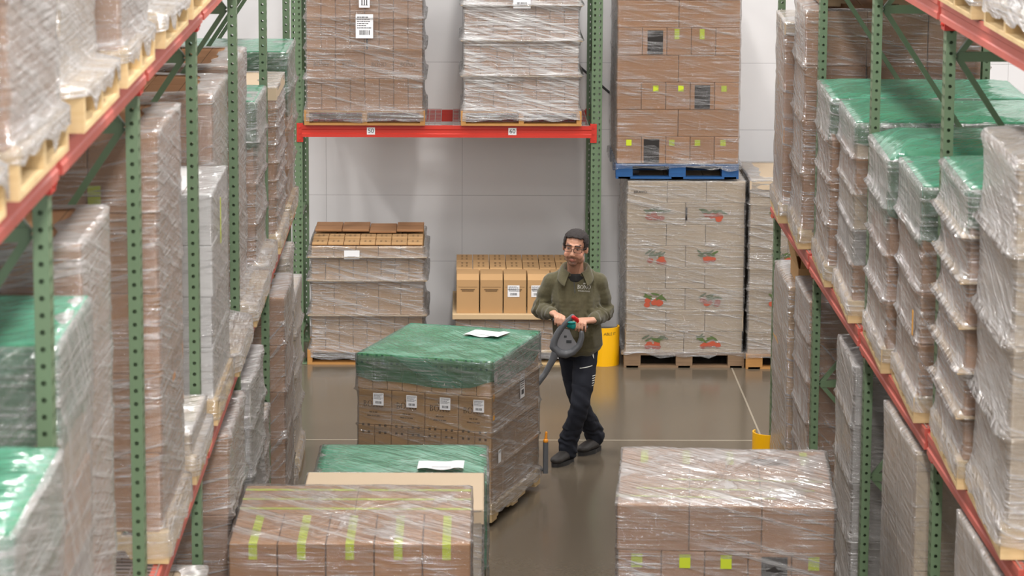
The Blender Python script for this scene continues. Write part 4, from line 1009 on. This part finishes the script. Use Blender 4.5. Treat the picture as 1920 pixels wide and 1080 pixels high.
# skin colour per vertex (beard, lips, brows are colours of the face itself)
t = NT('skin'); p = t.n('BsdfPrincipled'); t.l(p, t.out); at_ = t.n('VertexColor'); at_.layer_name = 'tone'
t.t.links.new(at_.outputs[0], p.inputs['Base Color']); p.inputs['Roughness'].default_value = 0.5
p.inputs['Subsurface Weight'].default_value = 0.08; p.inputs['Subsurface Radius'].default_value = (0.01, 0.004, 0.002)
body_me.materials.append(t.m)
ca = body_me.color_attributes.new('tone', 'FLOAT_COLOR', 'POINT'); HI = HM.inverted()
skin = np.array(srgb(214, 160, 134)[:3]); beard = np.array(srgb(104, 72, 58)[:3]); lip = np.array(srgb(188, 104, 98)[:3]); brow = np.array(srgb(62, 46, 40)[:3]); flush = np.array(srgb(214, 142, 118)[:3])
cols = []
for v in body_me.vertices:
    q = HI @ v.co; c_ = skin.copy()
    if abs(q.z) < .2 and abs(q.x) < .12 and abs(q.y) < .15:
        n_ = noise.noise(v.co*90)*0.08
        if q.y < -.01:
            k = min(1, max(0, (-.040-q.z)/.04))*0.42
            if q.z < -.040 and abs(q.x) < .036 and q.z > -.056 and abs(q.z+.047) < .007: k = 0.75
            if q.z < -.072 and abs(q.x) < .040 and q.y < -.045: k = 0.85
            if abs(abs(q.x)-.030) < .007 and -.09 < q.z < -.045 and q.y < -.05: k = 0.65
            k = min(1, max(0, k+n_ if k > 0.05 else k)); c_ = skin*(1-k)+beard*k
            if ((q.x/.021)**2+((q.z+.061)/.009)**2) < 1 and q.y < -.085: c_ = lip*0.6+beard*0.15+skin*0.25
            if abs(q.z-.047-abs(abs(q.x)-.028)*-.12) < .005 and .010 < abs(q.x) < .046 and q.y < -.05: c_ = brow
            if ((abs(q.x)-.042)/.02)**2+((q.z+.02)/.018)**2 < 1: c_ = c_*0.5+flush*0.5
    cols += [c_[0], c_[1], c_[2], 1.0]
ca.data.foreach_set('color', cols)
man = thing('person', 'person in olive fleece pullover and dark work trousers walking while steering the pallet jack', 'person', (0, 0, 0), 0, None, body_me)
# hair: shell over the cranium above the hairline
mb = MB()
def hair_mesh():
    bm = bmesh.new(); bmesh.ops.create_icosphere(bm, subdivisions=5, radius=1)
    kill = []
    for v in bm.verts:
        d = v.co.copy(); q = Vector((d.x*.0795, .014+d.y*.0975, .036+d.z*.0865))
        line = 0.084 if q.y < -.045 else (0.084 - (q.y+.045)*1.75 if q.y < 0.0 else 0.006-(q.y)*0.75)
        if q.y < -.035 : line = 0.087+0.005*math.cos(q.x*60)
        if abs(q.x) > .058 and q.y > -.045 and q.y < -.008: line = min(line, 0.000)
        if q.z < line: kill.append(v)
        n_ = d.normalized(); q += n_*(0.003+0.0035*noise.noise(d*9)+0.002*noise.noise(Vector((d.x*30, d.y*6, d.z*12)))+0.005*max(0, min(1, (d.z-.2)*2)))
        v.co = q
    bmesh.ops.delete(bm, geom=kill, context='VERTS')
    me = bpy.data.meshes.new('hair'); bm.to_mesh(me); bm.free(); me.materials.append(mat_plain('dark_hair', srgb(44, 36, 34), 0.65, var=0.5, nscale=60, bump=0.5, bscale=150)); 
    for p_ in me.polygons: p_.use_smooth = True
    me.transform(HM); return me
ho = obj('hair', hair_mesh(), man); sm = ho.modifiers.new('thick', 'SOLIDIFY'); sm.thickness = 0.010; sm.offset = -1
mb = MB(); E_ = MB()
for s_ in (-1, 1):
    ell(E_, H(s_*.030, -.0735, .020), (.0125, .0095, .006), HR)
obj('eyes', E_.mesh('eyes', [mat_plain('shadowed_lid', srgb(150, 124, 114), 0.5)], True), man)  # lowered lids rather than whites: skin tone with its shadow put into the colour
mb = MB()
for s_ in (-1, 1): ell(mb, H(s_*.030-.003, -.0825, .018), (.0052, .002, .0040), HR)
obj('irises', mb.mesh('iris', [mat_plain('iris_brown', srgb(52, 36, 28), 0.2)], True), man)
mb = MB()
for s_ in (-1, 1):
    pts = []
    for k in range(21):
        a_ = 2*math.pi*k/20; cx_ = math.copysign(abs(math.cos(a_))**0.6, math.cos(a_)); cz_ = math.copysign(abs(math.sin(a_))**0.7, math.sin(a_))
        pts.append(H(s_*.033+.027*cx_, -.103+abs(s_*.033+.027*cx_)*0.10, +.019+.0165*cz_))
    for a_, b_ in zip(pts[:-1], pts[1:]): mb.rod(a_, b_, .0019, 6)
    mb.rod(H(s_*.060, -.097, .028), H(s_*.082, -.01, .022), .0018, 6); mb.rod(H(s_*.082, -.01, .022), H(s_*.080, .012, .008), .0018, 6)
mb.rod(H(-.007, -.103, .024), H(.007, -.103, .024), .0018, 6)
gl = obj('glasses', mb.mesh('frames', [mat_plain('dark_red_frame', srgb(48, 28, 28), 0.5)]), man)
# clothing
def cloth(pts_fn, voxel, it, m, fold, ffreq, seed):
    mb = MB(); pts_fn(mb); me = remesh(mb.mesh('t', []), voxel, it, [m])
    nrm = [v.normal.copy() for v in me.vertices]
    for v, n_ in zip(me.vertices, nrm):
        v.co += n_*fold(v.co)
    me.update(); return me
t = NT('olive_fleece'); p = t.n('BsdfPrincipled'); t.l(p, t.out); p.inputs['Roughness'].default_value = 0.95; p.inputs['Specular IOR Level'].default_value = 0.1
p.inputs['Sheen Weight'].default_value = 0.25; mp = coords(t, (1, 1, 1)); n1 = t.n('TexNoise'); n1.inputs['Scale'].default_value = 60; n1.inputs['Detail'].default_value = 4; t.l(mp, n1)
a = t.n('MixRGB'); a.inputs[1].default_value = srgb(104, 98, 76); a.inputs[2].default_value = srgb(84, 80, 60); t.l(n1, a); t.t.links.new(a.outputs[0], p.inputs['Base Color'])
FLEECE = t.m
def jk_(mb):
    limb(mb, [(SH_R+Vector((0, 0, -.01)), .074), ((0.745, 22.19, 1.375), .070), ((0.826, 22.19, 1.385), .080), ((0.912, 22.19, 1.375), .070), (SH_L+Vector((0, 0, -.01)), .074)])
    limb(mb, [((0.826, 22.17, 1.33), (.175, .115, .10)), ((0.828, 22.155, 1.22), (.185, .135, .10)), ((0.836, 22.150, 1.07), (.188, .152, .10)), ((0.845, 22.16, 0.97), (.190, .155, .09)), ((0.855, 22.19, 0.875), (.188, .150, .05)), ((0.845, 22.19, 0.835), (.160, .140, .04)), ((0.80, 22.17, 0.825), (.105, .12, .035))])
    limb(mb, [(SH_R, .078), (SH_R.lerp(EL_R, .55), .072), (EL_R, .064), (EL_R.lerp(W_R, .5), .055), (W_R+(EL_R-W_R)*0.10, .040)])
    limb(mb, [(SH_L, .078), (SH_L.lerp(EL_L, .55), .072), (EL_L, .066), (EL_L.lerp(W_L, .5), .056), (W_L+(EL_L-W_L)*0.10, .042)])
    # cuffs
    for wr, el in ((W_R, EL_R), (W_L, EL_L)): limb(mb, [(wr+(el-wr)*0.20, .040), (wr+(el-wr)*0.12, .037)])
def jfold(c_):
    q = 0
    def near(a_, b_, r):
        ab = b_-a_; t_ = max(0, min(1, (c_-a_).dot(ab)/ab.length_squared)); return (c_-(a_+ab*t_)).length < r, t_
    for sh, el, wr in ((SH_R, EL_R, W_R), (SH_L, EL_L, W_L)):
        h1, t1 = near(sh, el, .09)
        if h1 and t1 > 0.15: q += 0.009*noise.noise(Vector((c_.x*5+c_.z*6, c_.y*6, c_.z*26-c_.x*8)))*min(1, t1*2)
        h2, t2 = near(el, wr, .08)
        if h2 and t2 > 0: q += 0.006*math.sin(t2*17+noise.noise(c_*13)*6)+0.007*noise.noise(c_*22)
    if 0.70 < c_.x < 0.96:
        q += 0.010*noise.noise(Vector((c_.x*14+c_.z*5, c_.y*5, c_.z*4.5)))+0.005*noise.noise(Vector((c_.x*22-c_.z*16, 3, c_.z*9)))
    if c_.z < 0.88: q += 0.006*math.sin(c_.z*150)*0.5
    return q
jm = cloth(jk_, 0.008, 5, FLEECE, jfold, 1, 1)
jo = obj('fleece_pullover', jm, man)
for p_ in jm.polygons: p_.use_smooth = True
# collar, open at the front
vs = []; fs = []; n = 30; cc = Vector((0.826, 22.15, 1.443))
for i in range(n+1):
    f_ = i/n; a_ = R(-155+310*f_)                       # 0 = back
    e = abs(f_-0.5)*2; fr_ = max(0, (e-0.62)/0.38)
    bx = math.sin(a_); by = math.cos(a_)
    prof = [(0.078, -0.03), (0.079, 0.0), (0.084, 0.034-0.012*fr_), (0.096+0.012*fr_, 0.036-0.012*fr_), (0.112+0.045*fr_, 0.004-0.030*fr_), (0.122+0.070*fr_, -0.022-0.040*fr_), (0.116+0.065*fr_, -0.024-0.045*fr_)]
    for (r, z) in prof:
        vs.append(cc+Vector((bx*r*1.02, by*r*0.86, z+0.014*by-0.045*max(0, e-0.45))))
m_ = len(prof)
for i in range(n):
    for k in range(m_-1): fs.append((i*m_+k, (i+1)*m_+k, (i+1)*m_+k+1, i*m_+k+1))
co = obj('collar', recalc(me_from(vs, fs, 'collar', [FLEECE], smooth=True)), jo); s_ = co.modifiers.new('t', 'SOLIDIFY'); s_.thickness = 0.006; s_.offset = 0
s_ = co.modifiers.new('s', 'SUBSURF'); s_.levels = 1; s_.render_levels = 2
from mathutils.bvhtree import BVHTree
def bvh_of(me): return BVHTree.FromPolygons([v.co.copy() for v in me.vertices], [tuple(p_.vertices) for p_ in me.polygons])
def project(me, bvh, origin, off=0.002, dirn=Vector((0, 1, 0)), rot=0.0):
    """lay flat lettering (in XZ) on a garment surface along +Y"""
    M = Matrix.Rotation(rot, 4, 'Y')
    for v in me.vertices:
        p_ = origin + M @ v.co; h = bvh.ray_cast(Vector((p_.x, 20.5, p_.z)), dirn)
        v.co = Vector((p_.x, (h[0].y if h[0] else origin.y)-off, p_.z))
    return me
jb = bvh_of(jm)
WHT = mat_plain('white_embroidery', srgb(226, 226, 220), 0.8)
lm = bono_mesh(0.028, WHT, lines=False)
obj('embroidered_logo', project(lm, jb, Vector((0.886, 0, 1.312)), 0.003, rot=R(5)), jo)
tm = text_mesh('SICILIAN FOOD', 0.0125, WHT); obj('embroidered_text', project(tm, jb, Vector((0.886, 0, 1.298)), 0.003, rot=R(5)), jo)
mb = MB(); nz_ = 14
for k in range(nz_): mb.box(-0.0035, 0, -0.12*(k+1)/nz_, 0.0035, 0.0005, -0.12*k/nz_)
obj('zip', project(mb.mesh('zip', [mat_plain('dark_zip', srgb(44, 44, 36), 0.5)]), jb, Vector((0.812, 0, 1.405)), 0.002, rot=R(-4)), jo)
# undershirt seen in the collar opening
mb = MB(); limb(mb, [((0.826, 22.14, 1.405), (.072, .064, .02)), ((0.826, 22.15, 1.37), (.085, .085, .03))]); obj('dark_shirt', remesh(mb.mesh('t', []), 0.006, 3, [mat_plain('black_shirt', srgb(38, 38, 38), 0.9)]), man)
TRS = mat_plain('navy_work_cloth', srgb(40, 42, 50), 0.85, var=0.3, nscale=20, spec=0.2)
def tr_(mb):
    limb(mb, [((0.852, 22.22, 0.93), (.165, .128, .04)), ((0.852, 22.235, 0.85), (.162, .13, .06)), ((0.852, 22.24, 0.80), (.15, .12, .05))])
    limb(mb, [(HIP_L+Vector((-.005, 0, 0)), .092), (HIP_L.lerp(KN_L, .5), .090), (KN_L, .074), (KN_L.lerp(AN_L, .4), .072), (AN_L+Vector((0, 0, .055)), .074), (AN_L+Vector((0, 0, -.010)), .077)])
    limb(mb, [(HIP_R+Vector((.005, 0, 0)), .092), (HIP_R.lerp(KN_R, .5), .086), (KN_R, .072), (KN_R.lerp(AN_R, .5), .070), (AN_R+Vector((-.02, -.02, .06)), .074), (AN_R+Vector((0, 0, -.010)), .076)])
def tfold(c_):
    q = 0.004*noise.noise(c_*14)
    if c_.z < 0.26: q += 0.005*math.sin(c_.z*75+c_.x*30+noise.noise(c_*12)*6)+0.006*noise.noise(c_*18)
    elif c_.z < 0.60: q += 0.009*noise.noise(Vector((c_.x*9, c_.y*9, c_.z*22+c_.x*14)))
    else: q += 0.006*noise.noise(Vector((c_.x*8, c_.y*6, c_.z*20)))
    return q
tm_ = cloth(tr_, 0.008, 5, TRS, tfold, 1, 1); to = obj('work_trousers', tm_, man)
for p_ in tm_.polygons: p_.use_smooth = True
tb = bvh_of(tm_)
def strip(x0, z0, x1, z1, w_, nm, lab=None):
    mb = MB(); n = 12
    for k in range(n):
        a_ = (x0+(x1-x0)*k/n, z0+(z1-z0)*k/n); b_ = (x0+(x1-x0)*(k+1)/n, z0+(z1-z0)*(k+1)/n)
        mb.add([(a_[0], 0, a_[1]-w_/2), (b_[0], 0, b_[1]-w_/2), (b_[0], 0, b_[1]+w_/2), (a_[0], 0, a_[1]+w_/2)], [(0, 1, 2, 3)])
    obj(nm, project(mb.mesh('strip', [WHT]), tb, Vector((0, 0, 0)), 0.003), to, label=lab)
strip(0.862, 0.722, 0.955, 0.738, 0.006, 'reflective_piping')
for k in range(5): strip(0.955-k*0.001, 0.665-k*0.017, 0.978-k*0.003, 0.665-k*0.017, 0.007, 'reflective_stripe')
strip(0.952, 0.835, 0.966, 0.80, 0.03, 'pocket_patch')
# shoes
SHOE = mat_plain('dark_work_shoe', srgb(50, 46, 44), 0.6, var=0.4, nscale=30)
def shoe(heel, toe, lift=0.0):
    heel = Vector(heel); toe = Vector(toe); d = (toe-heel); L_ = d.length; a_ = math.atan2(d.y, d.x)
    M = Matrix.Translation(heel) @ Matrix.Rotation(a_, 4, 'Z') @ Matrix.Rotation(-lift, 4, 'Y')
    mb = MB()
    limb(mb, [((.045, 0, .075), (.046, .040, .05)), ((.10, 0, .062), (.055, .048, .050)), ((.18, 0, .056), (.055, .052, .038)), ((L_-.052, 0, .048), (.055, .050, .034))], M)
    me = remesh(mb.mesh('t', []), 0.006, 4, [SHOE]); s_ = obj('work_shoe', me, man)
    mb = MB(); n = 16; pts = []
    for k in range(2*n):
        t_ = math.pi*2*k/(2*n); x = L_/2+math.cos(t_)*(L_/2); y = math.sin(t_)*(.056 if math.cos(t_) > 0 else .048)*(1 if abs(math.cos(t_)) > .5 else .96); pts.append((x, y))
    mb.prism(pts, 0.0, 0.028, axis='z'); me = recalc(mb.mesh('sole', [M_['black']])); me.transform(M); obj('sole', me, s_)
    mb = MB()
    for k in range(4): mb.rod(M @ Vector((.105+k*.022, -.022, .098-k*.009)), M @ Vector((.112+k*.022, .022, .098-k*.009)), .003, 6)
    obj('laces', mb.mesh('laces', [M_['plastic_dark']]), s_)
shoe((0.822, 22.235, 0.0), (0.672, 21.98, 0.0), 0.0)
shoe((1.040, 22.585, 0.0), (0.875, 22.345, 0.0), 0.0)
